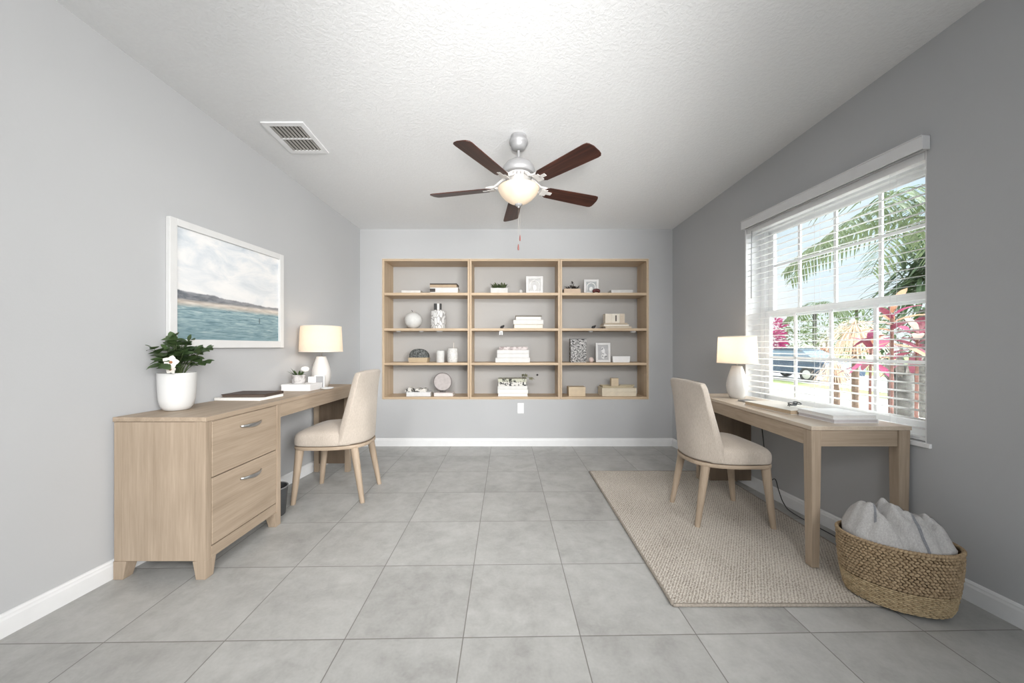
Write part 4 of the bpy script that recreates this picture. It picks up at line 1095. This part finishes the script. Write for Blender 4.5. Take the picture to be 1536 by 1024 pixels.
# power cord by the right wall
t = thing('power_cord', 'thin black power cord hanging below the right desk near the wall', 'cord', wr(2.45, .3, -.03))
pts = [wr(2.70,.68,-.03), wr(2.66,.45,-.035), wr(2.62,.24,-.04), wr(2.58,.15,-.045), wr(2.53,.17,-.05), wr(2.50,.10,-.05), wr(2.46,.03,-.05), wr(2.36,.006,-.07), wr(2.05,.006,-.08), wr(1.90,.006,-.10)]
m = MB(); P_ = []
for i in range(len(pts)-1):
    p = [pts[max(0,min(len(pts)-1,i+o))] for o in (-1,0,1,2)]
    for k in range(6):
        g = k/6; P_.append(.5*((2*p[1]) + (-p[0]+p[2])*g + (2*p[0]-5*p[1]+4*p[2]-p[3])*g*g + (-p[0]+3*p[1]-3*p[2]+p[3])*g**3))
P_.append(pts[-1]); m.tube(P_, .0032, 6); m.build('cable', M_BLACK, t, smooth=True)

# ------------------------------------------------------------------ painting
PY0, PY1, PZ0, PZ1 = 1.944, 2.788, 1.109, 1.836
t = thing('framed_painting', 'white-framed seascape painting hanging on the left wall above the desk', 'painting', wl((PY0+PY1)/2, PZ0, -.001))
def lhex(m, y0, y1, z0, z1, d0, d1):
    return m.hexa([wl(y0,z0,-d1), wl(y0,z0,-d0), wl(y1,z0,-d0), wl(y1,z0,-d1), wl(y0,z1,-d1), wl(y0,z1,-d0), wl(y1,z1,-d0), wl(y1,z1,-d1)][::1])
m = MB(); q = .040
for a in ((PY0,PY0+q,PZ0,PZ1),(PY1-q,PY1,PZ0,PZ1),(PY0+q,PY1-q,PZ0,PZ0+.05),(PY0+q,PY1-q,PZ1-q,PZ1)): lhex(m, *a, .0015, .028)
m.build('frame', plain('white_frame_paint', (.64,.64,.635), .5, var=.02), t, bevel=.002)
AY0, AY1, AZ0, AZ1 = PY0+.040, PY1-.040, PZ0+.05, PZ1-.040
def art_mat():
    t = NT('watercolour_seascape')
    uv = t.node('ShaderNodeTexCoord').outputs['UV']; sep = t.node('ShaderNodeSeparateXYZ'); t.link(uv, sep.inputs[0])
    U, V = sep.outputs[0], sep.outputs[1]
    def N(scale, sc=(1,1,1), d=5, r=.6, dist=.3):
        mp = t.node('ShaderNodeMapping'); mp.inputs['Scale'].default_value = sc; t.link(uv, mp.inputs['Vector']); return t.noise(mp.outputs[0], scale, d, r, dist)
    cloud = N(3.2, (1,1.9,1), 7, .62, .6)
    sky = t.ramp(cloud, [(.30,(.50,.55,.60)),(.45,(.64,.67,.70)),(.58,(.76,.76,.76)),(.75,(.82,.81,.80))])
    hz = t.math('MULTIPLY', t.math('SUBTRACT', 1., U), .045)
    skyl = t.mix(sky, (.72,.71,.70), t.math('MULTIPLY', t.math('SUBTRACT', 1., t.math('MINIMUM', 1., t.math('MULTIPLY', t.math('SUBTRACT', V, .40), 2.2))), .55))
    # water
    wn = N(5, (1.1,9,1), 6, .65, .8); wd = N(14, (1,12,1), 4, .6, .4)
    wk = t.math('ADD', t.math('MULTIPLY', wn, .65), t.math('MULTIPLY', wd, .35))
    sea = t.ramp(wk, [(.34,(.075,.135,.165)),(.47,(.20,.30,.33)),(.58,(.34,.44,.46)),(.68,(.60,.65,.65))])
    seadeep = t.mix(sea, (.13,.21,.235), t.math('MULTIPLY', t.math('SUBTRACT', 1., t.math('MINIMUM', 1., t.math('MULTIPLY', V, 4.5))), .5))
    # sand
    sand = t.ramp(N(7, (1,5,1)), [(.35,(.42,.37,.32)),(.65,(.64,.59,.53))])
    wave = t.math('MULTIPLY', t.math('SUBTRACT', N(9, (1,.1,1), 4), .5), .03)
    shore = t.math('ADD', .295, wave)
    land0 = t.mix(seadeep, sand, t.math('MINIMUM', 1., t.math('MAXIMUM', 0., t.math('MULTIPLY', t.math('SUBTRACT', V, shore), 26.))))
    # dark hills, high on the left and falling to the right
    hn = t.math('MULTIPLY', t.math('SUBTRACT', N(5.5, (1,.08,1), 5, .6), .5), .075)
    hill_bot = t.math('ADD', .345, t.math('MULTIPLY', U, .012))
    hill_top = t.math('ADD', t.math('ADD', .390, t.math('MULTIPLY', t.math('POWER', t.math('SUBTRACT', 1., U), 1.4), .055)), hn)
    hc = t.ramp(N(9, (1,3,1)), [(.35,(.085,.098,.118)),(.62,(.25,.26,.28))])
    hcol = t.mix(hc, (.40,.38,.37), t.math('MULTIPLY', U, .45))
    inh = t.math('MINIMUM', 1., t.math('MAXIMUM', 0., t.math('MULTIPLY', t.math('SUBTRACT', V, hill_bot), 40.)))
    land1 = t.mix(land0, hcol, inh)
    above = t.math('MINIMUM', 1., t.math('MAXIMUM', 0., t.math('MULTIPLY', t.math('SUBTRACT', V, hill_top), 90.)))
    pic = t.mix(land1, skyl, above)
    # small dark figure wading
    du = t.math('DIVIDE', t.math('SUBTRACT', U, .765), .008); dv = t.math('DIVIDE', t.math('SUBTRACT', V, .225), .032)
    rr = t.math('ADD', t.math('MULTIPLY', du, du), t.math('MULTIPLY', dv, dv))
    pic = t.mix(pic, (.08,.10,.11), t.math('MULTIPLY', t.math('LESS_THAN', rr, 1.), .7))
    t.color(pic); t.set(Roughness=.65, Specular_IOR_Level=.2); return t.m
m = MB(); m.add([wl(AY0,AZ0,-.012), wl(AY1,AZ0,-.012), wl(AY1,AZ1,-.012), wl(AY0,AZ1,-.012)], [(0,1,2,3)])
art = m.build('canvas', art_mat(), t)
uvl = art.data.uv_layers.new(name='UVMap')
for i, c in enumerate(((0,0),(1,0),(1,1),(0,1))): uvl.data[i].uv = c

# ------------------------------------------------------------------ ceiling vent
vx0, vx1, vy0, vy1 = -1.603, -1.330, 2.247, 2.5686
t = thing('ceiling_vent', 'white louvred air vent with two banks of slots in the ceiling, upper left', 'vent', ((vx0+vx1)/2, (vy0+vy1)/2, zc((vy0+vy1)/2)))
def cb(m, x0, x1, y0, y1, d0, d1):                   # d measured down from the ceiling
    return m.hexa([Vector((x0,y0,zc(y0)-d1)),Vector((x1,y0,zc(y0)-d1)),Vector((x1,y1,zc(y1)-d1)),Vector((x0,y1,zc(y1)-d1)),Vector((x0,y0,zc(y0)-d0)),Vector((x1,y0,zc(y0)-d0)),Vector((x1,y1,zc(y1)-d0)),Vector((x0,y1,zc(y1)-d0))])
m = MB(); e = .034; ym = (vy0+vy1)/2
for a in ((vx0,vx0+e,vy0,vy1),(vx1-e,vx1,vy0,vy1),(vx0+e,vx1-e,vy0,vy0+e),(vx0+e,vx1-e,vy1-e,vy1),(vx0+e,vx1-e,ym-.006,ym+.006)): cb(m, *a, .0003, .009)
m.build('grille_frame', M_WHITE, t, bevel=.001)
m = MB(); cb(m, vx0+e, vx1-e, vy0+e, vy1-e, .0003, .0012); m.build('duct_opening', plain('dark_duct', (.015,.014,.013), .9), t)
m = MB(); n = 8; ww = (vx1-vx0-2*e)/n
for k in range(n):
    xx = vx0+e+ww*(k+.5)
    for ya, yb in ((vy0+e, ym-.006),(ym+.006, vy1-e)):
        s = .0055
        m.hexa([Vector((xx-s-.002,ya,zc(ya)-.008)),Vector((xx-s,ya,zc(ya)-.009)),Vector((xx-s,yb,zc(yb)-.009)),Vector((xx-s-.002,yb,zc(yb)-.008)),Vector((xx+s-.002,ya,zc(ya)-.0016)),Vector((xx+s,ya,zc(ya)-.0022)),Vector((xx+s,yb,zc(yb)-.0022)),Vector((xx+s-.002,yb,zc(yb)-.0016))])
m.build('louvres', plain('louvre_grey', (.34,.33,.31), .5), t)

# ------------------------------------------------------------------ ceiling fan
fx, fy = .0447, 2.396; fzc = zc(fy)
fan = thing('ceiling_fan', 'ceiling fan with five dark reddish wood blades and a lit glass bowl', 'ceiling fan', (fx,fy,fzc))
MB().lathe([(.012,2.448),(.030,2.450),(.045,2.460),(.052,2.474),(.054,2.484),(.060,2.489),(.063,2.500),(.062,2.512),(.055,2.520),(.054,fzc+.003)], (fx,fy,0), 36).build('canopy', M_NICKEL, fan, smooth=True, autosm=.7)
MB().lathe([(.009,2.38),(.009,2.445)], (fx,fy,0), 16).build('downrod', M_NICKEL, fan, smooth=True, autosm=.7)
mh = MB().lathe([(.070,2.276),(.104,2.280),(.113,2.290),(.1135,2.304),(.106,2.328),(.086,2.352),(.056,2.372),(.026,2.382),(.016,2.386),(.014,2.396),(.009,2.396)], (fx,fy,0), 44).build('motor_housing', M_NICKEL, fan, smooth=True, autosm=.7)
hub = MB().lathe([(.050,2.205),(.056,2.215),(.058,2.228),(.074,2.240),(.084,2.256),(.086,2.274),(.080,2.279)], (fx,fy,0), 44).build('vented_hub', M_FANWHITE, fan, smooth=True, autosm=.7)
m = MB()
for k in range(22):
    a = 2*PI*k/22; c, s = math.cos(a), math.sin(a)
    m.cbox((fx+.0848*c, fy+.0848*s, 2.262), (.004,.008,.022), M=Matrix.Rotation(a,4,'Z') @ Matrix.Rotation(-.2,4,'Y'))
m.build('vent_slots', pm((.25,.24,.23)), hub)
MB().lathe([(.046,2.186),(.052,2.19),(.052,2.207),(.046,2.21)], (fx,fy,0), 32).build('switch_housing', M_NICKEL, fan, smooth=True, autosm=.7)
BZ = 2.197
for k in range(5):
    ang = math.radians(239.2 + 72*k)
    R4 = Matrix.Translation((fx,fy,0)) @ Matrix.Rotation(ang,4,'Z')
    # blade: root at r=.185, tip at .612, width grows slightly; pitched
    out = []
    r0, r1 = .190, .630; w0, w1 = .052, .066
    nseg = 16; top = []; bot = []
    for i in range(nseg+1):
        f = i/nseg; r = r0+(r1-r0)*f; w = w0+(w1-w0)*f
        top.append((r, w)); 
    pl = [(r0+.012,-w0*.8),(r0,-w0*.5),(r0,w0*.5),(r0+.012,w0*.8),(r0+.03,w0)] + [(r0+(r1-r0)*f, w0+(w1-w0)*f) for f in (.3,.55,.8,.93)] + [(r1-.012,w1*.93),(r1-.002,w1*.72),(r1,w1*.4),(r1-.002,-w1*.3),(r1-.012,-w1*.75),(r1-.022,-w1*.93)] + [(r0+(r1-r0)*f, -(w0+(w1-w0)*f)) for f in (.9,.8,.55,.3)] + [(r0+.03,-w0)]
    pitch = Matrix.Translation((.19,0,BZ)) @ Matrix.Rotation(math.radians(-13),4,'X') @ Matrix.Translation((-.19,0,0))
    m = MB(); m.prism(pl, -.003, .003)
    m.v = [pitch @ p for p in m.v]
    # keep the grain along the blade: object space of each blade is its own
    ob = m.build('blade', M_BLADE, fan, bevel=.0015)
    ob.matrix_parent_inverse = Matrix.Identity(4)
    for v in ob.data.vertices: v.co = v.co + fan.location
    ob.location = Vector((fx,fy,0)) - fan.location; ob.rotation_euler = (0,0,ang)
    m = MB()
    for s in (-1, 1):
        pts = [Vector((.080,s*.012,2.262)), Vector((.105,s*.030,2.245)), Vector((.130,s*.036,2.222)), Vector((.160,s*.026,2.206)), Vector((.195,s*.030,2.203)), Vector((.225,s*.020,2.203))]
        pts = [pts[0], pts[1]] + [pitch @ (p - Vector((0,0,BZ-.006))) if i >= 3 else p for i, p in enumerate(pts) if i >= 2]
        m.tube(pts, [.008,.008,.0075,.007,.007,.006], 8)
    pts = [Vector((.150,0,2.207)), Vector((.245,0,2.202))]
    mm = MB(); mm.box((.165,-.032,.003),(.215,.032,.0065)); mm.box((.205,-.012,.003),(.255,.012,.0065)); mm.v = [pitch @ p for p in mm.v]
    m.add(mm.v, mm.f)
    mm = MB(); mm.box((.165,-.030,-.0065),(.212,.030,-.003)); mm.box((.20,-.012,-.0065),(.250,.012,-.003)); mm.v = [pitch @ p for p in mm.v]
    m.add(mm.v, mm.f)
    ir = m.build('blade_iron', M_FANWHITE, ob, smooth=True, autosm=.6)
    for v, p in zip(ir.data.vertices, m.v): v.co = p
def bowl_mat():
    t = NT('frosted_lit_glass'); v = t.coord()
    n = t.noise(v, 9, 4, .6, .8)
    t.color(t.ramp(n, [(.35,(.42,.35,.27)),(.65,(.48,.42,.34))])); t.set(Roughness=.35)
    lw = t.node('ShaderNodeLayerWeight'); lw.inputs['Blend'].default_value = .35
    em = t.ramp(lw.outputs['Facing'], [(0,(1.0,.86,.66)),(.55,(.80,.62,.44)),(1,(.50,.36,.24))])
    t.link(em, t.b.inputs['Emission Color']); t.b.inputs['Emission Strength'].default_value = .55; return t.m
MB().lathe([(.010,2.082),(.034,2.086),(.067,2.100),(.100,2.125),(.124,2.152),(.137,2.176),(.141,2.188),(.136,2.190),(.131,2.178)], (fx,fy,0), 48, True, False).build('light_bowl', bowl_mat(), fan, smooth=True)
MB().lathe([(.052,2.1885),(.128,2.187),(.131,2.190),(.052,2.194)], (fx,fy,0), 40).build('bowl_fitter', M_FANWHITE, fan, smooth=True, autosm=.6)
MB().lathe([(.003,2.056),(.007,2.060),(.007,2.066),(.022,2.073),(.026,2.080),(.020,2.086)], (fx,fy,0), 24).build('finial', M_NICKEL, fan, smooth=True, autosm=.7)
for dx, dy, zt_, zb_ in ((.012,-.056,1.907,1.862),(.0,-.058,1.842,1.796)):
    xx, yy = fx+dx, fy+.10
    c = MB().tube([(fx+dx,fy+.05,2.200),(fx+dx,fy+.10,2.17),(xx,yy,2.10),(xx,yy,zt_)], .0005, 5).build('pull_chain', plain('chain_brass', (.55,.50,.44), .4, .5), fan)
    MB().lathe([(.0015,zt_),(.004,zt_-.012),(.0055,zt_-.032),(.004,zt_-.043),(.001,zt_-.045)], (xx,yy,0), 12).build('pull_fob', pm((.22,.06,.05), .4), c, smooth=True)

# ------------------------------------------------------------------ outdoors (seen through the window)
GZ = -.40
def ground(name, x0, x1, y0, y1, z, c, var=.12, scale=3):
    o = MB().box((x0,y0,z-.05),(x1,y1,z)).build(name, plain(name+'_surface', c, .9, var=var, scale=scale)); return struct(o)
ground('lawn', 2.95, 60, -14, 70, GZ, (.20,.24,.10), .3, 9)
ground('driveway', 3.1, 10.6, -10, 60, GZ+.03, (.72,.70,.66))
ground('road', 12.2, 18.5, -10, 64, GZ+.02, (.50,.50,.50))
def cloud(m, c, r, n, L, W):
    for i in range(n):
        while True:
            p = Vector((random.uniform(-1,1),random.uniform(-1,1),random.uniform(-1,1)))
            if .35 < p.length < 1: break
        q = Vector((p.x*r[0],p.y*r[1],p.z*r[2])) + Vector(c)
        d = p.normalized() + Vector((random.uniform(-1,1),random.uniform(-1,1),random.uniform(-.8,.8)))
        m.leaf(q, d, (random.uniform(-1,1),random.uniform(-1,1),1), L*random.uniform(.6,1.2), W*random.uniform(.6,1.2), 2, .2, .1)
M_HEDGE = leafmat('hedge_leaf', (.03,.055,.02), (.12,.17,.065)); M_MAG = leafmat('magenta_leaf', (.12,.012,.05), (.34,.03,.13)); M_PALM = leafmat('palm_green', (.022,.042,.016), (.115,.155,.065))
M_PALE = leafmat('pale_green_blade', (.30,.36,.26), (.58,.62,.48)); M_RUST = leafmat('rust_leaf', (.22,.09,.05), (.45,.22,.13)); M_DEEP = leafmat('deep_palm_leaf', (.010,.024,.010), (.045,.08,.03))
M_TRUNK = plain('grey_trunk', (.13,.125,.115), .95, var=.4, scale=14)
def shrub(u, y, ztop, rad, mat, label, n=420, L=.42, W=.10, zb=GZ, name='garden_shrub', cat='shrub'):
    x = sx(u, y); t = thing(name, label, cat, (x,y,zb), 'planting beyond the street')
    m = MB(); m.tube([(x,y,zb),(x,y,(zb+ztop)/2)], .06, 6); m.build('trunk', M_TRUNK, t)
    m = MB(); cz = (ztop+zb)/2+.15; cloud(m, (x,y,cz), (rad,rad,(ztop-cz)), n, L, W); m.build('foliage', mat, t)
shrub(1150, 20.5, 2.9, .85, M_MAG, 'magenta-leaved shrub across the street at the left window frame', 420, .5, .15)
shrub(1196, 22.6, 3.1, 1.1, M_HEDGE, 'green shrub across the street just right of the magenta shrub')
shrub(1240, 26, 3.8, 1.6, M_HEDGE, 'wide green shrub across the street behind the parked car')
shrub(1290, 21, 3.2, 1.3, M_HEDGE, 'green shrub across the street behind the dry palm tuft', 420)
shrub(1352, 16.8, 3.2, 1.4, M_DEEP, 'dark green shrub across the street at the right of the window', 420)
def palm(x, y, zb, zt, n, L, label, mat, r=.14, spread=1., leaflets=26, lw=.035, ll=.42, az=None, name='palm_tree', grp=None, e0=.9):
    t = thing(name, label, 'palm tree', (x,y,zb), grp)
    m = MB(); k = 14
    m.tube([(x,y,zb+(zt-zb)*i/k) for i in range(k+1)], [r*(1.12 if i % 2 else .98)*(1-.25*i/k) for i in range(k+1)], 12); m.build('trunk', M_TRUNK, t, smooth=True)
    for i in range(n):
        a = (2*PI*i/n + random.uniform(-.2,.2)) if az is None else az[0] + (az[1]-az[0])*i/(n-1)
        el = random.uniform(.15, e0); d0 = Vector((math.cos(a)*math.cos(el), math.sin(a)*math.cos(el), math.sin(el)))
        pts = []; p = Vector((x,y,zt)); d = d0.copy(); S = 12; st = L*random.uniform(.85,1.1)/S
        for s in range(S+1):
            pts.append(p.copy()); p = p + d*st; d = (d + Vector((0,0,-.135*spread))).normalized()
        m = MB(); m.tube(pts, [.012*(1-.7*s/S) for s in range(S+1)], 4)
        for s in range(leaflets):
            f = .12 + .88*s/leaflets; q = f*S; b = min(int(q), S-1); P0 = pts[b].lerp(pts[b+1], q-b); tg = (pts[b+1]-pts[b]).normalized()
            sd = tg.cross(Vector((0,0,1))).normalized()
            for sg in (-1,1):
                m.leaf(P0, tg*.55 + sd*sg*.8 + Vector((0,0,random.uniform(-.35,.1))), (0,0,1), ll*math.sin(PI*(.12+.8*f))*random.uniform(.85,1.1), lw, 3, .55, .2)
        m.build('frond', mat, t)
    return t
random.seed(5)
palm(5.28, 4.30, GZ, 2.66, 14, 1.9, 'large palm with arching feathery fronds close outside the window', M_PALM, r=.16, leaflets=30)
palm(sx(1222,24), 24, GZ, 3.6, 11, 2.0, 'distant small palm rising above the shrubs left of the window centre', M_PALM, leaflets=14, lw=.09, ll=.6, grp='distant palms')
palm(sx(1285,30), 30, GZ, 4.4, 11, 2.0, 'distant small palm rising above the shrubs right of the window centre', M_PALM, leaflets=14, lw=.09, ll=.6, grp='distant palms')
# dense palm foliage at the right
x, y = 8.7, 7.4
t = thing('bushy_palm', 'dense dark green bushy palm behind the large palm, right side of the window', 'palm tree', (x,y,GZ))
m = MB(); m.tube([(x,y,GZ),(x,y,1.9)], .12, 10); m.build('trunk', M_TRUNK, t)
m = MB()
for i in range(260):
    a = random.uniform(0,2*PI); el = random.uniform(-.5,1.2); c = Vector((x+random.uniform(-.3,.3), y+random.uniform(-.3,.3), 2.6+random.uniform(-.6,.6)))
    m.leaf(c, (math.cos(a)*math.cos(el), math.sin(a)*math.cos(el), math.sin(el)), (0,0,1), random.uniform(.7,1.3), .07, 4, .5, .2)
m.build('foliage', M_DEEP, t)
# dry palm tuft
def tuft(u, y, z, n, L, label, mat, zb=None, w=.02, up=(-.9,.5), nm='dry_grass_tuft', cat='plant', stemr=.05):
    x = sx(u, y); t = thing(nm, label, cat, (x,y,GZ))
    m = MB(); m.tube([(x,y,GZ),(x,y,z)], stemr, 8); m.build('stem', plain('brown_stem', (.16,.11,.08), .9, var=.3, scale=20), t)
    m = MB()
    for i in range(n):
        a = random.uniform(0,2*PI); el = random.uniform(*up)
        m.leaf((x,y,z+random.uniform(-.1,.1)), (math.cos(a)*math.cos(el), math.sin(a)*math.cos(el), math.sin(el)), (0,0,1), L*random.uniform(.6,1.1), w, 4, .9, .1)
    m.build('blades', mat, t); return t
M_DRY = leafmat('dry_palm_blade', (.36,.25,.18), (.66,.52,.41))
tuft(1283, 6.2, 1.48, 150, .60, 'dry brown drooping tuft on a stem in the middle of the garden view', M_DRY)
tuft(1252, 8.3, .66, 120, .55, 'lower dry brown hanging tuft left of the taller one', M_DRY, stemr=.10)
for u, lab in ((1192,'pale green spiky plant left of centre beyond the car'), (1212,'second pale green spiky plant beyond the car, nearer the centre')):
    tuft(u, 20, 1.0, 34, .75, lab, M_PALE, w=.10, up=(.9,1.45), nm='spiky_plant')
tuft(1237, 20, .8, 40, .8, 'rusty red leafy plant beyond the car', M_RUST, w=.16, up=(.8,1.45), nm='spiky_plant')
# cordylines (pink, red and orange broad leaves)
cols = [leafmat('cordyline_pink', (.20,.025,.075), (.42,.09,.19)), leafmat('cordyline_wine', (.07,.012,.022), (.20,.035,.065)), leafmat('cordyline_orange', (.36,.16,.08), (.62,.36,.22)), leafmat('cordyline_blush', (.46,.24,.22), (.70,.48,.42))]
def cordy(u, y, z, n, label, stems=1):
    x = sx(u, y); t = thing('cordyline_plant', label, 'plant', (x,y,GZ), 'pink and red cordylines outside the window')
    m = MB()
    m.tube([(x+.03,y,GZ),(x-.01,y,(z+GZ)/2),(x,y,z)], [.02,.016,.012], 6); m.build('cane', plain('reddish_cane', (.20,.10,.08), .8, var=.3), t)
    ms = [MB() for _ in cols]
    for i in range(n):
        a = i*2.4 + random.uniform(-.3,.3); f = i/n; el = -.35 + 1.55*f + random.uniform(-.2,.2); k = random.choice((0,1,1,1,2,3))
        ms[k].leaf((x,y,z-.22+.30*f), (math.cos(a)*math.cos(el), math.sin(a)*math.cos(el), math.sin(el)), (0,0,1), random.uniform(.26,.40), random.uniform(.065,.10), 6, .35, .25)
    for mm, c in zip(ms, cols):
        if mm.v: mm.build('leaves', c, t, smooth=True)
random.seed(11)
cordy(1306, 4.5, 1.10, 17, 'low pink and wine cordyline, the left one of those outside the window')
cordy(1338, 3.0, 1.36, 17, 'tall pink and orange cordyline, the one nearest the window')
cordy(1376, 3.7, 1.20, 18, 'wine red and orange cordyline at the right edge of the window')
# dark stump of the palm clump
x, y = sx(1352,4.9), 4.9
t = thing('palm_stump', 'thick dark grey palm trunk base right of centre outside the window', 'tree trunk', (x,y,GZ))
m = MB(); m.tube([(x,y,GZ+.02*0),(x+.01,y,.2),(x-.01,y,.6),(x+.02,y,.86)], [.15,.135,.13,.10], 14); m.build('trunk', M_TRUNK, t, smooth=True)
m = MB()
for i in range(10):
    a = i*.63; m.leaf((x+.1*math.cos(a),y+.1*math.sin(a),.5+.03*i), (math.cos(a)*.4,math.sin(a)*.4,1), (math.cos(a),math.sin(a),0), .38, .09, 3, .0, .3)
m.build('leaf_boots', plain('grey_boots', (.22,.20,.18), .95, var=.3), t)

# parked car on the road
def car(x, y, rz, label):
    t = thing('parked_car', label, 'car', (0,0,0))
    prof = [(-2.15,.30),(-2.2,.55),(-2.12,.82),(-1.55,.92),(-.95,.98),(-.35,1.0),(.9,1.0),(1.5,.96),(2.05,.86),(2.2,.62),(2.15,.30)]
    rings = []
    for yy, s, dz in ((-.86,.96,.0),(-.90,1,.0),(-.84,1.0,.02),(.84,1.0,.02),(.90,1,.0),(.86,.96,.0)):
        rings.append([Vector((px_*s, yy, max(.26,pz_*(1 if abs(yy)<.88 else .985)+dz))) for px_, pz_ in prof])
    body = MB().loft(rings).build('body', plain('dark_blue_car_paint', (.045,.075,.12), .25, .3, var=.05), t, smooth=True, autosm=.7)
    cab_ = [(-1.45,.97),(-.75,1.36),(-.2,1.42),(.65,1.40),(1.45,1.0)]
    rings = []
    for yy, s in ((-.82,1.),(-.62,.80),(.62,.80),(.82,1.)):
        rings.append([Vector((px_*(1 if s==1 else .97), yy if pz_<1.1 else yy*.82, pz_)) for px_, pz_ in cab_])
    MB().loft(rings[1:3]).build('cabin', plain('car_glass', (.16,.22,.27), .08, .0, var=.05, spec=.8), t, smooth=True, autosm=.5)
    MB().loft([[Vector((px_, yy, pz_)) for px_, pz_ in ((-.78,1.35),(-.2,1.43),(.66,1.41),(.62,1.37),(-.2,1.385))] for yy in (-.56,.56)]).build('roof', body.data.materials[0], t)
    for wx in (-1.35,1.35):
        for wy in (-.82,.82):
            w = MB().lathe([(.20,-.1),(.31,-.1),(.325,-.06),(.325,.06),(.31,.1),(.20,.1)], (wx,wy,.325), 24, M=Matrix.Rotation(PI/2,4,'X')).build('wheel', M_BLACK, t, smooth=True, autosm=.6)
            MB().lathe([(.05,-.105),(.19,-.102),(.19,.102),(.05,.105)], (wx,wy,.325), 20, M=Matrix.Rotation(PI/2,4,'X')).build('hub_cap', M_STEEL, w, smooth=True, autosm=.6)
    t.location = (x,y,GZ+.02); t.rotation_euler.z = rz
    return t
car(13.2, 16.4, PI/2+.12, 'dark blue car parked on the street, seen through the lower left of the window')

# ------------------------------------------------------------------ world and lights
w = bpy.data.worlds.new('sky'); scn.world = w; w.use_nodes = True
nt = w.node_tree; bg = nt.nodes['Background']
tc = nt.nodes.new('ShaderNodeTexCoord'); sep = nt.nodes.new('ShaderNodeSeparateXYZ'); nt.links.new(tc.outputs['Generated'], sep.inputs[0])
rp = nt.nodes.new('ShaderNodeValToRGB'); e = rp.color_ramp.elements; e[0].position = 0; e[0].color = (.86,.90,.92,1); e[1].position = .75; e[1].color = (.42,.62,.84,1)
q = e.new(.22); q.color = (.66,.80,.90,1)
nt.links.new(sep.outputs[2], rp.inputs['Fac'])
nz = nt.nodes.new('ShaderNodeTexNoise'); nz.inputs['Scale'].default_value = 3.5; nz.inputs['Detail'].default_value = 6; nt.links.new(tc.outputs['Generated'], nz.inputs['Vector'])
r2 = nt.nodes.new('ShaderNodeValToRGB'); r2.color_ramp.elements[0].position = .48; r2.color_ramp.elements[1].position = .72; nt.links.new(nz.outputs['Fac'], r2.inputs['Fac'])
mx = nt.nodes.new('ShaderNodeMix'); mx.data_type = 'RGBA'
nt.links.new(r2.outputs['Color'], [i for i in mx.inputs if i.name == 'Factor' and i.type == 'VALUE'][0])
ci = [i for i in mx.inputs if i.type == 'RGBA']; nt.links.new(rp.outputs['Color'], ci[0]); ci[1].default_value = (.92,.94,.95,1)
nt.links.new([o for o in mx.outputs if o.type == 'RGBA'][0], bg.inputs['Color']); bg.inputs['Strength'].default_value = 1.2

def area(name, loc, target, size, size_y, energy, color=(1,1,1), spread=PI):
    L = bpy.data.lights.new(name, 'AREA'); L.shape = 'RECTANGLE'; L.size = size; L.size_y = size_y; L.energy = energy; L.color = color; L.spread = spread
    o = bpy.data.objects.new(name, L); COL.objects.link(o); o.location = loc
    o.rotation_euler = (Vector(target)-Vector(loc)).to_track_quat('-Z','Y').to_euler(); return o
S = bpy.data.lights.new('sun', 'SUN'); S.energy = 6; S.angle = .02; S.color = (1,.96,.90)
so = bpy.data.objects.new('sun', S); COL.objects.link(so); so.rotation_euler = Vector((.45,-.18,-.88)).to_track_quat('-Z','Y').to_euler(); so.location = (0,0,8)
# extra wide sun lamp added on the window side to whiten slats and jamb
S2 = bpy.data.lights.new('sky_boost', 'SUN'); S2.energy = 17.0; S2.angle = 1.2; S2.color = (.97,.985,1)
so2 = bpy.data.objects.new('sky_boost', S2); COL.objects.link(so2); so2.rotation_euler = Vector((-.74,.42,-.56)).to_track_quat('-Z','Y').to_euler(); so2.location = (8,0,8)
# added soft fill lamp behind the camera, feathered off the near right corner
area('fill_lamp', (1.65,-1.3,1.75), (-1.6,2.7,1.25), 1.6, 1.6, 60, (1,.985,.965), math.radians(84))
area('high_fill_lamp', (-.2,-1.2,2.45), (-.15,3.1,.35), 1.6, .7, 20, (1,.99,.98), math.radians(64))  # second added fill, high behind the camera, brightening the far floor
# flash bounced off the ceiling
L = bpy.data.lights.new('bounce_flash', 'SPOT'); L.energy = 440; L.spot_size = math.radians(52); L.spot_blend = 1; L.shadow_soft_size = .30; L.color = (1,.99,.97)
lo = bpy.data.objects.new('bounce_flash', L); COL.objects.link(lo); lo.location = (.05,-.85,1.0); lo.rotation_euler = (Vector((-.10,2.75,2.52))-Vector(lo.location)).to_track_quat('-Z','Y').to_euler()

# ------------------------------------------------------------------ camera
cam = bpy.data.cameras.new('camera'); co = bpy.data.objects.new('camera', cam); COL.objects.link(co)
co.location = (0,0,EYE); co.rotation_euler = (PI/2,0,0)
cam.sensor_fit = 'HORIZONTAL'; cam.sensor_width = 36; cam.lens = F/1536*36; cam.shift_y = 8/1536; cam.clip_start = .02; cam.clip_end = 300
scn.camera = co
scn.view_settings.view_transform = 'Standard'; scn.view_settings.look = 'None'; scn.view_settings.exposure = 0; scn.view_settings.gamma = 1
